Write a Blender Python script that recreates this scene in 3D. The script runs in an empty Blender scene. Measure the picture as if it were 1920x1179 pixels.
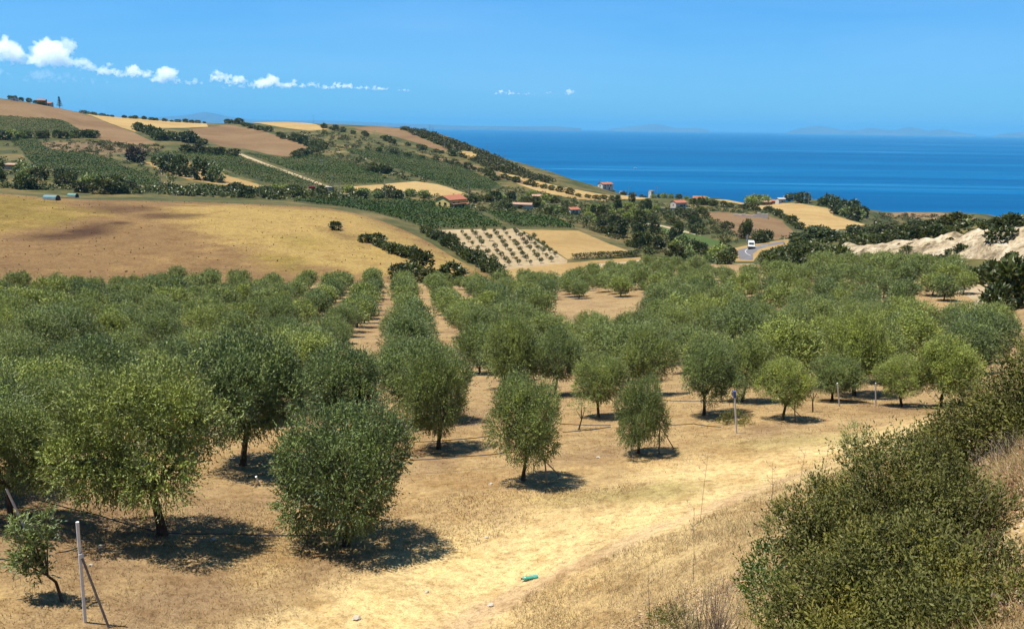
import bpy, bmesh, math, random, time
import numpy as np
from mathutils import Vector, Matrix
from mathutils.geometry import delaunay_2d_cdt

random.seed(7)
RNG = np.random.default_rng(7)
SC = bpy.context.scene
COL = SC.collection
R = math.radians

# ------------------------------------------------------------------ camera
# metres; the eye is the origin, x to the right, y away, z up; sea level is SEA
SEA = -110.0
FPX, CX, CY = 1663.0, 960.0, 589.5
PITCH, ROLL = R(11.92), R(0.85)
c_f = np.array([0, math.cos(PITCH), -math.sin(PITCH)])
_u0 = np.array([0, math.sin(PITCH), math.cos(PITCH)])
_r0 = np.array([1.0, 0, 0])
c_r = _r0 * math.cos(ROLL) + _u0 * math.sin(ROLL)
c_u = _u0 * math.cos(ROLL) - _r0 * math.sin(ROLL)
cam = bpy.data.cameras.new('camera')
cam.sensor_width = 36.0
cam.lens = 36.0 * FPX / 1920.0
cam.clip_start, cam.clip_end = 0.1, 200000.0
cam_o = bpy.data.objects.new('camera', cam)
COL.objects.link(cam_o)
cam_o.matrix_world = Matrix(((c_r[0], c_u[0], -c_f[0], 0), (c_r[1], c_u[1], -c_f[1], 0), (c_r[2], c_u[2], -c_f[2], 0), (0, 0, 0, 1)))
SC.camera = cam_o

# ------------------------------------------------------------------ sky, sun, exposure
SUN_EL, SUN_AZ = R(72), R(-98)          # azimuth measured from +y towards +x: the sun stands to the left and a little behind
sun_dir = Vector((math.sin(SUN_AZ) * math.cos(SUN_EL), math.cos(SUN_AZ) * math.cos(SUN_EL), math.sin(SUN_EL)))
world = bpy.data.worlds.new('World')
SC.world = world
world.use_nodes = True
wn = world.node_tree
wn.nodes.clear()
w_out = wn.nodes.new('ShaderNodeOutputWorld')
w_bg = wn.nodes.new('ShaderNodeBackground')
w_sky = wn.nodes.new('ShaderNodeTexSky')
w_sky.sky_type = 'NISHITA'
w_sky.sun_disc = False
w_sky.sun_elevation = SUN_EL
w_sky.sun_rotation = SUN_AZ
w_sky.altitude = 0
w_sky.air_density = 1.0
w_sky.dust_density = 0.2
w_sky.ozone_density = 1.5
w_bg.inputs['Strength'].default_value = 0.064
# the air that day: the model sky evened out towards one clear blue over the whole dome
w_mix = wn.nodes.new('ShaderNodeMixRGB')
w_mix.inputs[0].default_value = 0.42
w_mix.inputs[2].default_value = (0.62, 2.75, 6.2, 1)
w_tint = wn.nodes.new('ShaderNodeMixRGB')
w_tint.blend_type = 'MULTIPLY'
w_tint.inputs[0].default_value = 1.0
w_tint.inputs[2].default_value = (0.26, 0.60, 0.92, 1)
wn.links.new(w_sky.outputs[0], w_tint.inputs[1])
wn.links.new(w_tint.outputs[0], w_mix.inputs[1])
# thin high cirrus, drawn out in streaks over the whole dome
w_tc = wn.nodes.new('ShaderNodeTexCoord')
w_map = wn.nodes.new('ShaderNodeMapping')
w_map.inputs['Scale'].default_value = (1.0, 1.0, 7.0)
w_map.inputs['Rotation'].default_value = (R(4), R(-6), 0)
w_nz = wn.nodes.new('ShaderNodeTexNoise')
w_nz.inputs['Scale'].default_value = 1.7
w_nz.inputs['Detail'].default_value = 6
w_nz.inputs['Roughness'].default_value = 0.55
w_nz.inputs['Distortion'].default_value = 0.4
w_rp = wn.nodes.new('ShaderNodeValToRGB')
w_rp.color_ramp.elements[0].position = 0.44
w_rp.color_ramp.elements[0].color = (0, 0, 0, 1)
w_rp.color_ramp.elements[1].position = 0.78
w_rp.color_ramp.elements[1].color = (0.2, 0.2, 0.2, 1)
w_ci = wn.nodes.new('ShaderNodeMixRGB')
w_ci.inputs[2].default_value = (3.0, 4.8, 7.0, 1)
wn.links.new(w_tc.outputs['Generated'], w_map.inputs['Vector'])
wn.links.new(w_map.outputs[0], w_nz.inputs['Vector'])
wn.links.new(w_nz.outputs['Fac'], w_rp.inputs[0])
wn.links.new(w_rp.outputs[0], w_ci.inputs[0])
wn.links.new(w_mix.outputs[0], w_ci.inputs[1])
wn.links.new(w_ci.outputs[0], w_bg.inputs['Color'])
wn.links.new(w_bg.outputs[0], w_out.inputs['Surface'])

sun = bpy.data.lights.new('sun', 'SUN')
sun.energy = 5.0
sun.angle = R(0.53)
sun.color = (1.0, 0.93, 0.80)
sun_o = bpy.data.objects.new('sun', sun)
COL.objects.link(sun_o)
sun_o.rotation_euler = sun_dir.to_track_quat('Z', 'Y').to_euler()

vs = SC.view_settings
vs.view_transform = 'Standard'
vs.look = 'None'
vs.exposure = 1.33
vs.gamma = 1.0
vs.use_curve_mapping = False
SC.cycles.max_bounces = 14
SC.cycles.diffuse_bounces = 3
SC.cycles.glossy_bounces = 2
SC.cycles.transmission_bounces = 4
SC.cycles.volume_bounces = 12
SC.cycles.transparent_max_bounces = 8
SC.cycles.use_adaptive_sampling = True
SC.cycles.adaptive_threshold = 0.02

# ------------------------------------------------------------------ small helpers
def tag(o, label=None, cat=None, group=None, kind=None):
    if label: o['label'] = label
    if cat: o['category'] = cat
    if group: o['group'] = group
    if kind: o['kind'] = kind
    return o

def link(name, data, parent=None):
    o = bpy.data.objects.new(name, data)
    COL.objects.link(o)
    if parent is not None:
        o.parent = parent
    return o

def np_mesh(name, v, f, mat=None, smooth=False):
    """v (N,3); f (M,k) with one k for all faces"""
    v = np.asarray(v, np.float32); f = np.asarray(f, np.int32)
    me = bpy.data.meshes.new(name)
    k = f.shape[1]
    me.vertices.add(len(v)); me.vertices.foreach_set('co', v.ravel())
    me.loops.add(f.size); me.loops.foreach_set('vertex_index', f.ravel())
    me.polygons.add(len(f))
    me.polygons.foreach_set('loop_start', np.arange(0, f.size, k, dtype=np.int32))
    me.polygons.foreach_set('loop_total', np.full(len(f), k, np.int32))
    if smooth:
        me.polygons.foreach_set('use_smooth', np.ones(len(f), bool))
    me.update(calc_edges=True)
    if mat is not None:
        me.materials.append(mat)
    return me

class MB:
    """collects boxes, tubes and prisms into one mesh"""
    def __init__(s): s.v = []; s.f = []
    def add(s, v, f):
        n = len(s.v); s.v += [tuple(p) for p in v]; s.f += [tuple(i + n for i in q) for q in f]
    def box(s, x0, x1, y0, y1, z0, z1):
        s.add([(x0,y0,z0),(x1,y0,z0),(x1,y1,z0),(x0,y1,z0),(x0,y0,z1),(x1,y0,z1),(x1,y1,z1),(x0,y1,z1)],
              [(0,3,2,1),(4,5,6,7),(0,1,5,4),(1,2,6,5),(2,3,7,6),(3,0,4,7)])
    def tube(s, pts, rad, n=6, cap=True):
        pts = [Vector(p) for p in pts]
        if not hasattr(rad, '__len__'): rad = [rad] * len(pts)
        rings = []
        ref = Vector((0.31, 0.77, 0.55))
        for i, p in enumerate(pts):
            t = (pts[min(i+1, len(pts)-1)] - pts[max(i-1, 0)])
            if t.length < 1e-9: t = Vector((0,0,1))
            t.normalize()
            a = t.cross(ref)
            if a.length < 0.05: a = t.cross(Vector((1,0,0)))
            a.normalize(); b = t.cross(a)
            rings.append([p + (a * math.cos(2*math.pi*k/n) + b * math.sin(2*math.pi*k/n)) * rad[i] for k in range(n)])
        vs_ = [q for r_ in rings for q in r_]
        fs = []
        for i in range(len(pts)-1):
            for k in range(n):
                fs.append((i*n+k, i*n+(k+1)%n, (i+1)*n+(k+1)%n, (i+1)*n+k))
        if cap:
            fs.append(tuple(range(n))[::-1]); fs.append(tuple((len(pts)-1)*n + k for k in range(n)))
        s.add(vs_, fs)
    def mesh(s, name, mat, smooth=False):
        me = bpy.data.meshes.new(name)
        me.from_pydata(s.v, [], s.f)
        if smooth:
            me.polygons.foreach_set('use_smooth', np.ones(len(me.polygons), bool))
        me.update()
        if mat is not None: me.materials.append(mat)
        return me
    def build(s, name, mat, parent=None, smooth=False):
        return link(name, s.mesh(name, mat, smooth), parent)

def empty(name, loc, rz=0.0):
    o = link(name, None)
    o.empty_display_size = 0.2
    o.location = loc
    o.rotation_euler = (0, 0, rz)
    return o

def pix_dir(px, py):
    """pixel -> direction with horizontal length 1"""
    px = np.asarray(px, float); py = np.asarray(py, float)
    d = (c_f[None] + ((px - CX) / FPX)[..., None] * c_r[None] - ((py - CY) / FPX)[..., None] * c_u[None])
    h = np.hypot(d[..., 0], d[..., 1])
    return d / h[..., None]

def to_pix(p):
    p = np.asarray(p, float)
    w = p @ c_f
    return CX + FPX * (p @ c_r) / w, CY - FPX * (p @ c_u) / w

# ------------------------------------------------------------------ terrain: survey points (bearing pixel, height pixel, metres away)
SURVEY = [
 # skyline of the far hill
 (-420,150,950),(-200,165,1000),(0,186,1050),(60,193,1070),(110,203,1080),(200,218,1080),(260,222,1090),(320,228,1090),(360,230,1080),(400,233,1050),(470,231,1110),(540,229,1150),(640,233,1130),(700,237,1120),
 (760,241,1100),(800,247,1080),(850,262,1040),(900,283,1000),(950,308,930),(975,319,905),(1000,329,900),(1060,345,820),(1135,354,730),(1190,366,710),(1250,374,720),(1330,377,730),
 # far hill side
 (-200,240,850),(0,250,850),(150,255,850),(300,275,780),(-150,310,620),(0,300,650),(150,300,650),(300,310,640),(450,300,680),(600,300,700),(450,262,880),(600,255,930),(750,280,850),
 (700,320,620),(850,310,760),(900,340,640),(800,350,520),(700,350,505),(600,350,500),(450,340,540),(300,345,500),(150,345,480),(0,345,470),(-150,350,460),
 (0,364,405),(150,372,395),(300,375,388),(450,379,390),(600,385,388),
 # tawny hill in the middle
 (-250,355,340),(0,364,340),(150,374,335),(300,379,330),(450,383,330),(560,387,330),(660,399,320),(760,433,288),(850,484,240),(935,528,196),
 (-250,440,262),(0,440,260),(150,440,257),(300,440,255),(450,440,255),(550,440,255),(650,470,230),(750,500,206),(0,530,182),(150,530,180),(300,530,178),(450,530,178),(600,528,178),(800,528,184),
 # vineyard flat, young orchard, stubble
 (700,388,405),(800,388,398),(845,390,400),(900,405,365),(930,428,318),(1050,415,372),(800,433,306),(850,442,296),(950,432,318),(900,480,260),(1000,500,243),(1100,440,328),(1180,475,282),
 (1060,490,253),(960,526,204),(1200,490,262),(1080,512,222),
 # middle distance right
 (1000,385,450),(1075,398,440),(980,366,560),(1100,372,590),(1180,375,660),(1272,389,590),(1200,410,460),(1250,440,380),(1300,440,395),(1150,450,345),(1300,470,305),(1350,485,262),(1400,472,275),(1440,458,298),
 (1380,430,400),(1440,402,550),(1340,400,530),(1480,440,390),(1400,382,690),(1450,388,670),(1520,432,470),(1600,426,510),(1570,397,640),(1640,410,700),(1500,378,780),(1600,392,830),(1700,402,880),(1760,405,930),(1830,410,1000),(1900,414,980),
 (1700,432,440),(1800,428,430),(1860,424,330),(1930,415,300),(2050,390,290),
 # sandy cutting
 (1500,492,225),(1600,487,212),(1750,490,196),(1880,498,180),(1600,467,228),(1740,450,216),(1900,434,198),(1750,440,250),(2050,420,190),
 # the grove floor
 (1300,500,200),(1400,500,196),(1500,505,184),(1650,508,170),(1800,522,152),(1840,545,136),(1720,600,104),(1900,560,126),(1100,560,142),(1100,610,104),(1400,600,104),(1400,550,145),(1650,640,80),(900,560,142),(1250,650,78),
 (600,610,102),(200,610,102),(0,610,104),(-250,610,104),(600,560,144),(200,560,144),(0,560,146),(300,700,57),(0,700,58),(-250,700,58),(300,650,78),(0,650,79),(700,700,57),(800,650,77),(1000,700,56),(1300,700,52),(1500,700,50),(1850,650,78),(2050,620,80),
 (1320,775,35),(1560,768,36),(1760,760,37.5),(1000,790,34.5),(700,800,34),(300,800,34.5),(0,800,35.5),(-250,800,36),
 # front field
 (20,980,22.6),(305,1000,21.5),(650,1020,20.8),(980,900,24.7),(1195,848,28),(1470,787,33.5),(-250,1000,22.5),
 (0,1170,17.3),(400,1175,16.6),(850,1178,16.2),(700,1100,18),(1000,1000,20.8),(1300,900,24.3),(1540,830,28.5),
 # foot of the bank and the bank on the right
 (1100,1060,18.2),(1400,925,22.5),(1600,835,27.5),(1750,785,31),(1300,1060,16.4),(1150,1179,14.6),(1300,1179,12.9),(1480,1060,13.2),(1500,1179,9.8),(1620,960,15.5),(1700,1179,7.0),
 (1900,940,9.5),(1900,1100,7.2),(1800,860,15.5),(1910,850,12.5),(1900,760,26),(1990,740,22),(2050,860,9.5),
]
EXTRA = [  # x, y, z
 (0,0,-1.7),(3,0,-1.75),(1.5,3,-2.3),(4,4,-2.5),(-2,3,-3.2),(-5,3,-5.0),(-3,8,-7.0),(-10,6,-8.6),(8,5,-2.0),(14,10,-1.8),(-14,0,-7.5),(0,-12,0.5),(20,-8,3),(-20,-14,-4),(0,-60,6),(60,-40,12),(-60,-40,-6),
 (25,18,-1.5),(60,60,-6),(90,120,-12),(0,-400,20),(400,-100,20),(-400,-100,10),(-120,100,-27),(200,220,-14),(320,330,-18),
]
def polar(px, d, z):
    u = pix_dir([px], [240])[0]
    return (u[0]*d, u[1]*d, z)
for px, d, z in [(-420,1500,20),(-200,1500,-5),(0,1500,-20),(200,1500,-30),(400,1400,-25),(540,1550,-45),(700,1500,-60),(800,1400,-55),(850,1350,-70),(900,1280,-85),(950,1200,-108),(1000,1130,-118),(1060,1050,-122),
                 (1135,930,-122),(1190,900,-122),(1250,900,-122),(1330,910,-122),(1500,980,-122),(1600,1010,-122),(1700,1060,-122),(1830,1160,-122),(1900,1150,-122),(2050,1150,-122),(2050,800,-95),(1700,700,-66),(1830,650,-62),(1930,600,-58),
                 (-420,2600,-124),(0,2600,-124),(400,2600,-126),(800,2000,-126),(1100,1600,-126),(1500,1600,-126),(1900,1700,-126),(-420,2000,-60),(0,2000,-80),(400,2000,-95),(600,2000,-120),(2300,1500,-126),(2300,900,-90)]:
    EXTRA.append(polar(px, d, z))

def warp(x, y):
    r = np.hypot(x, y)
    k = np.log1p(r / 15.0) / np.maximum(r, 1e-6)
    return x * k, y * k

_s = np.array(SURVEY, float)
_d = pix_dir(_s[:, 0], _s[:, 1]) * _s[:, 2:3]
_P = np.vstack([_d, np.array(EXTRA, float)])
_wx, _wy = warp(_P[:, 0], _P[:, 1])
def _ker(r2): return 0.5 * r2 * np.log(r2 + 1e-12)
_n = len(_P)
_K = _ker((_wx[:, None]-_wx[None])**2 + (_wy[:, None]-_wy[None])**2) + np.eye(_n) * 2e-5
_A = np.zeros((_n+3, _n+3)); _A[:_n, :_n] = _K
_A[:_n, _n] = 1; _A[:_n, _n+1] = _wx; _A[:_n, _n+2] = _wy; _A[_n:, :_n] = _A[:_n, _n:].T
# interpolate the height divided by a slowly growing scale so near and far weigh alike
_sc = lambda r: 1.0 + r / 15.0
_rhs = np.zeros(_n+3); _rhs[:_n] = _P[:, 2] / _sc(np.hypot(_P[:, 0], _P[:, 1]))
_W = np.linalg.solve(_A, _rhs)

def vnoise(x, y, seed=0):
    """smooth value noise, about -1..1"""
    xi = np.floor(x).astype(np.int64); yi = np.floor(y).astype(np.int64)
    fx = x - xi; fy = y - yi
    fx = fx*fx*(3-2*fx); fy = fy*fy*(3-2*fy)
    def h(a, b):
        n = (a * 374761393 + b * 668265263 + seed * 1442695041) & 0xffffffff
        n = ((n ^ (n >> 13)) * 1274126177) & 0xffffffff
        return ((n ^ (n >> 16)) & 0xffff) / 32767.5 - 1.0
    return (h(xi, yi)*(1-fx) + h(xi+1, yi)*fx)*(1-fy) + (h(xi, yi+1)*(1-fx) + h(xi+1, yi+1)*fx)*fy

def terrain(x, y):
    x = np.atleast_1d(np.asarray(x, float)); y = np.atleast_1d(np.asarray(y, float))
    out = np.empty(len(x))
    for i in range(0, len(x), 20000):
        a, b = x[i:i+20000], y[i:i+20000]
        wx, wy = warp(a, b)
        k = _ker((wx[:, None]-_wx[None])**2 + (wy[:, None]-_wy[None])**2)
        r = np.hypot(a, b)
        z = (k @ _W[:_n] + _W[_n] + _W[_n+1]*wx + _W[_n+2]*wy) * _sc(r)
        z = z + 0.06*vnoise(a/2.3, b/2.3, 1) * np.clip(r/12, 0, 1) + 0.16*vnoise(a/9, b/9, 2)*np.clip(r/30, 0, 1)
        far = np.clip((r-180)/300, 0, 1)
        z = z + far*(1.1*vnoise(a/70, b/70, 3) + 0.5*vnoise(a/28, b/28, 4))
        t = np.clip((r-1450)/450, 0, 1); t = t*t*(3-2*t)
        z = z*(1-t) - 130.0*t
        out[i:i+20000] = z
    return out

_rr = np.geomspace(3.0, 1160.0, 640)
def ground_hit(px, py):
    """pixel -> point on the terrain (the crest when the ray passes over it)"""
    px = np.atleast_1d(np.asarray(px, float)); py = np.atleast_1d(np.asarray(py, float))
    out = []
    for u in pix_dir(px, py):
        zs = terrain(u[0]*_rr, u[1]*_rr)
        g = u[2]*_rr - zs
        i = np.argmax(g <= 0)
        if g[i] > 0:
            i = 60 + int(np.argmin(g[60:])); r = _rr[i]
        else:
            j = max(i-1, 0)
            t = g[j] / (g[j]-g[i] + 1e-9) if i > 0 else 0
            r = _rr[j] + (_rr[i]-_rr[j])*t
        p = u * r
        out.append((p[0], p[1], float(terrain(p[0], p[1])[0])))
    return np.array(out)
def hit(px, py): return ground_hit([px], [py])[0]

def in_poly(x, y, poly):
    x = np.asarray(x, float); y = np.asarray(y, float)
    c = np.zeros(x.shape, bool)
    xs, ys = poly[:, 0], poly[:, 1]
    j = len(poly)-1
    for i in range(len(poly)):
        cond = ((ys[i] > y) != (ys[j] > y))
        with np.errstate(divide='ignore', invalid='ignore'):
            c ^= cond & (x < (xs[j]-xs[i])*(y-ys[i])/(ys[j]-ys[i]+1e-12)+xs[i])
        j = i
    return c

def world_poly(pp, step=14.0, wob=0.0, seed=1):
    """pixel outline -> world outline on the terrain, edges followed every few pixels"""
    q = []
    for i in range(len(pp)):
        a, b = np.array(pp[i], float), np.array(pp[(i+1) % len(pp)], float)
        n = max(1, int(np.hypot(*(b-a)) / step))
        for k in range(n): q.append(a + (b-a)*k/n)
    q = np.array(q)
    h = ground_hit(q[:, 0], q[:, 1])
    w = h[:, :2].copy()
    if wob:
        r = np.hypot(w[:, 0], w[:, 1])
        w[:, 0] += wob * vnoise(w[:, 0]/(r*0.02+1), w[:, 1]/(r*0.02+1), seed) * r*0.004
        w[:, 1] += wob * vnoise(w[:, 0]/(r*0.02+1), w[:, 1]/(r*0.02+1), seed+9) * r*0.004
    # drop points that fell on top of each other
    keep = [0]
    for i in range(1, len(w)):
        if np.hypot(*(w[i]-w[keep[-1]])) > 0.15: keep.append(i)
    return w[keep]

# ------------------------------------------------------------------ materials
def new_mat(name):
    m = bpy.data.materials.new(name)
    m.use_nodes = True
    nt = m.node_tree
    b = nt.nodes['Principled BSDF']
    return m, nt, b

def lk(nt, a, b): nt.links.new(a, b)

def pos_node(nt):
    g = nt.nodes.new('ShaderNodeNewGeometry')
    return g.outputs['Position']

def noise(nt, vec, scale, detail=4.0, rough=0.6, dist=0.0):
    n = nt.nodes.new('ShaderNodeTexNoise')
    n.inputs['Scale'].default_value = scale
    n.inputs['Detail'].default_value = detail
    n.inputs['Roughness'].default_value = rough
    n.inputs['Distortion'].default_value = dist
    if vec is not None: lk(nt, vec, n.inputs['Vector'])
    return n

def ramp(nt, fac, stops):
    r = nt.nodes.new('ShaderNodeValToRGB')
    e = r.color_ramp.elements
    while len(e) < len(stops): e.new(0.5)
    for i, (p, c) in enumerate(stops):
        e[i].position = p
        e[i].color = (*c, 1) if len(c) == 3 else c
    lk(nt, fac, r.inputs[0])
    return r

def mix(nt, a, b, fac, mode='MIX'):
    m = nt.nodes.new('ShaderNodeMixRGB')
    m.blend_type = mode
    for inp, v in ((m.inputs[0], fac), (m.inputs[1], a), (m.inputs[2], b)):
        if isinstance(v, (int, float)): inp.default_value = v
        elif isinstance(v, tuple): inp.default_value = (*v, 1) if len(v) == 3 else v
        else: lk(nt, v, inp)
    return m.outputs[0]

def scaled(nt, vec, s):
    m = nt.nodes.new('ShaderNodeMapping')
    m.inputs['Scale'].default_value = s
    lk(nt, vec, m.inputs['Vector'])
    return m.outputs[0]

def bump(nt, b, height, strength, dist):
    n = nt.nodes.new('ShaderNodeBump')
    n.inputs['Strength'].default_value = strength
    n.inputs['Distance'].default_value = dist
    lk(nt, height, n.inputs['Height'])
    lk(nt, n.outputs[0], b.inputs['Normal'])

def srgb(r, g, b):
    f = lambda c: (c/255/12.92) if c/255 <= 0.04045 else ((c/255+0.055)/1.055)**2.4
    return (f(r), f(g), f(b))

ALB = 0.505          # scales surface colours down; raised exposure offsets it, deepening sun-to-sky contrast
def dim(c): return tuple(x*ALB for x in c)

def plain_mat(name, c, rough=0.8, var=0.15, scale=3.0, metal=0.0, spec=0.3):
    m, nt, b = new_mat(name)
    c = dim(c)
    p = pos_node(nt)
    n = noise(nt, p, scale, 5)
    r = ramp(nt, n.outputs['Fac'], [(0.3, tuple(x*(1-var) for x in c)), (0.7, tuple(min(1, x*(1+var)) for x in c))])
    lk(nt, r.outputs[0], b.inputs['Base Color'])
    b.inputs['Roughness'].default_value = rough
    b.inputs['Metallic'].default_value = metal
    b.inputs['Specular IOR Level'].default_value = spec
    return m

def field_mat(name, stops, scale, fine=1.2, rows=None, bumpd=0.3, blotch=0.35, row_amt=0.25):
    """open ground: two scales of patchy colour, optional drill rows (direction angle, spacing)"""
    m, nt, b = new_mat(name)
    p = pos_node(nt)
    n1 = noise(nt, scaled(nt, p, (1, 1, 0.2)), scale, 6, 0.62, 0.6)
    n2 = noise(nt, p, fine, 5, 0.7)
    r = ramp(nt, n1.outputs['Fac'], [(q, dim(k)) for q, k in stops])
    dk = ramp(nt, n2.outputs['Fac'], [(0.30, (1-blotch,)*3), (0.52, (1, 1, 1)), (0.72, (1+blotch*0.4,)*3)])
    c = mix(nt, r.outputs[0], dk.outputs[0], 1.0, 'MULTIPLY')
    if rows:
        a, sp = rows
        mp = nt.nodes.new('ShaderNodeMapping')
        mp.inputs['Rotation'].default_value = (0, 0, a)
        lk(nt, p, mp.inputs['Vector'])
        w = nt.nodes.new('ShaderNodeTexWave')
        w.bands_direction = 'Y'
        w.inputs['Scale'].default_value = 0.314 / sp
        w.inputs['Distortion'].default_value = 2.0
        w.inputs['Detail'].default_value = 2.0
        w.inputs['Detail Scale'].default_value = 0.3
        lk(nt, mp.outputs[0], w.inputs['Vector'])
        rr = ramp(nt, w.outputs['Fac'], [(0.2, (1-row_amt,)*3), (0.8, (1, 1, 1))])
        c = mix(nt, c, rr.outputs[0], 1.0, 'MULTIPLY')
    lk(nt, c, b.inputs['Base Color'])
    b.inputs['Roughness'].default_value = 0.95
    b.inputs['Specular IOR Level'].default_value = 0.1
    bump(nt, b, n2.outputs['Fac'], 0.6, bumpd)
    return m

def leaf_mat(name, top, under, dark=0.6, trans=0.25, vscale=0.9, rough=0.5, spec=0.35, objvar=0.25, warm=(1.15, 1.05, 0.6)):
    """leaves: upper side and paler underside, tint that drifts from spray to spray and from plant to plant"""
    m, nt, b = new_mat(name)
    nt.nodes.remove(b)
    out = nt.nodes['Material Output']
    tc = nt.nodes.new('ShaderNodeTexCoord')
    n = noise(nt, tc.outputs['Object'], vscale, 3, 0.6)
    oi = nt.nodes.new('ShaderNodeObjectInfo')
    geo = nt.nodes.new('ShaderNodeNewGeometry')
    tint = ramp(nt, n.outputs['Fac'], [(0.32, (dark, dark, dark*0.95)), (0.52, (1, 1, 1)), (0.72, warm)])
    ov = ramp(nt, oi.outputs['Random'], [(0.0, (1-objvar, 1-objvar*0.8, 1-objvar*0.5)), (0.5, (1, 1, 1)), (1.0, (1+objvar, 1+objvar*0.8, 1-objvar*0.2))])
    isl = ramp(nt, geo.outputs['Random Per Island'], [(0.0, (0.82, 0.83, 0.8)), (0.6, (1, 1, 1)), (1.0, (1.2, 1.18, 1.1))])
    base = mix(nt, dim(top), dim(under), geo.outputs['Backfacing'])
    c = mix(nt, base, tint.outputs[0], 1.0, 'MULTIPLY')
    c = mix(nt, c, ov.outputs[0], 1.0, 'MULTIPLY')
    c = mix(nt, c, isl.outputs[0], 1.0, 'MULTIPLY')
    pb = nt.nodes.new('ShaderNodeBsdfPrincipled')
    pb.inputs['Roughness'].default_value = rough
    pb.inputs['Specular IOR Level'].default_value = spec
    lk(nt, c, pb.inputs['Base Color'])
    tr = nt.nodes.new('ShaderNodeBsdfTranslucent')
    tcx = mix(nt, c, (1.0, 1.05, 0.45), 1.0, 'MULTIPLY')
    lk(nt, tcx, tr.inputs['Color'])
    ms = nt.nodes.new('ShaderNodeMixShader')
    ms.inputs[0].default_value = trans
    lk(nt, pb.outputs[0], ms.inputs[1]); lk(nt, tr.outputs[0], ms.inputs[2])
    lk(nt, ms.outputs[0], out.inputs['Surface'])
    return m

M = {}
# the near ground takes its broad colours (straw, trodden path, bare soil, rust stems) from what grows there
def ground_mat(name, grain=6.0, bumpd=0.05):
    m, nt, b = new_mat(name)
    at = nt.nodes.new('ShaderNodeAttribute')
    at.attribute_name = 'cover'
    p = pos_node(nt)
    n1 = noise(nt, p, 0.23, 6, 0.65, 0.5)
    n2 = noise(nt, p, grain, 6, 0.75)
    n3 = noise(nt, p, 1.3, 5, 0.65, 0.8)
    t1 = ramp(nt, n1.outputs['Fac'], [(0.30, (0.78, 0.70, 0.62)), (0.5, (1, 1, 1)), (0.70, (1.12, 1.10, 1.0))])
    t2 = ramp(nt, n2.outputs['Fac'], [(0.30, (0.52, 0.46, 0.40)), (0.48, (0.98, 0.97, 0.96)), (0.70, (1.30, 1.28, 1.2))])
    t3 = ramp(nt, n3.outputs['Fac'], [(0.32, (0.74, 0.68, 0.60)), (0.52, (1, 1, 1)), (0.70, (1.1, 1.12, 1.05))])
    c = mix(nt, at.outputs['Color'], (ALB, ALB, ALB), 1.0, 'MULTIPLY')
    c = mix(nt, c, t1.outputs[0], 1.0, 'MULTIPLY')
    c = mix(nt, c, t2.outputs[0], 1.0, 'MULTIPLY')
    c = mix(nt, c, t3.outputs[0], 1.0, 'MULTIPLY')
    n4 = noise(nt, p, grain*4.5, 4, 0.7)
    t4 = ramp(nt, n4.outputs['Fac'], [(0.32, (0.66, 0.62, 0.58)), (0.5, (1, 1, 1)), (0.68, (1.22, 1.2, 1.15))])
    c = mix(nt, c, t4.outputs[0], 1.0, 'MULTIPLY')
    lk(nt, c, b.inputs['Base Color'])
    b.inputs['Roughness'].default_value = 0.95
    b.inputs['Specular IOR Level'].default_value = 0.08
    hs = mix(nt, n2.outputs['Fac'], n3.outputs['Fac'], 0.5)
    bump(nt, b, hs, 0.8, bumpd)
    return m

M['ground'] = ground_mat('dry ground', 6.0, 0.06)
M['tawny'] = ground_mat('tawny hill grass', 1.6, 0.25)
M['brown'] = field_mat('ploughed brown field', [(0.3, (0.196, 0.115, 0.053)), (0.5, (0.255, 0.157, 0.076)), (0.72, (0.306, 0.200, 0.102))], 0.018, 0.5, rows=(0.5, 5.0), blotch=0.22)
M['gold'] = field_mat('golden stubble', [(0.3, (0.391, 0.255, 0.098)), (0.5, (0.476, 0.323, 0.128)), (0.75, (0.527, 0.374, 0.162))], 0.025, 0.5, rows=(0.2, 4.0), blotch=0.18, row_amt=0.15)
M['ochre'] = field_mat('ochre stubble', [(0.3, (0.323, 0.204, 0.076)), (0.5, (0.399, 0.264, 0.102)), (0.75, (0.468, 0.323, 0.136))], 0.03, 0.6, rows=(-0.4, 3.0), blotch=0.2, row_amt=0.18)
M['vsoil'] = field_mat('vineyard floor', [(0.3, (0.06, 0.07, 0.022)), (0.5, (0.095, 0.095, 0.034)), (0.75, (0.16, 0.13, 0.055))], 0.04, 0.6, blotch=0.3)
M['scrubsoil'] = field_mat('scrub ground', [(0.30, (0.045, 0.058, 0.016)), (0.45, (0.075, 0.082, 0.025)), (0.58, (0.155, 0.125, 0.045)), (0.72, (0.27, 0.185, 0.08))], 0.03, 0.25, blotch=0.5)
M['heath'] = field_mat('dry heath', [(0.3, (0.12, 0.09, 0.045)), (0.5, (0.19, 0.13, 0.065)), (0.75, (0.28, 0.19, 0.095))], 0.03, 0.35, blotch=0.4)
M['meadow'] = field_mat('green meadow', [(0.3, (0.05, 0.085, 0.018)), (0.5, (0.07, 0.11, 0.024)), (0.75, (0.11, 0.13, 0.035))], 0.05, 0.6, blotch=0.3)
M['sandsoil'] = field_mat('pale orchard soil', [(0.3, (0.33, 0.245, 0.14)), (0.5, (0.42, 0.32, 0.185)), (0.75, (0.49, 0.385, 0.235))], 0.05, 0.8, blotch=0.25)
M['track'] = field_mat('dusty track', [(0.3, (0.374, 0.281, 0.162)), (0.5, (0.459, 0.357, 0.221)), (0.75, (0.510, 0.408, 0.264))], 0.12, 1.0, blotch=0.22)
M['coast'] = field_mat('coastal heath', [(0.3, (0.14, 0.10, 0.05)), (0.5, (0.24, 0.15, 0.075)), (0.75, (0.36, 0.25, 0.13))], 0.03, 0.2, blotch=0.4)
M['asphalt'] = plain_mat('asphalt', (0.15, 0.14, 0.145), 0.85, 0.2, 0.5)
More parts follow.
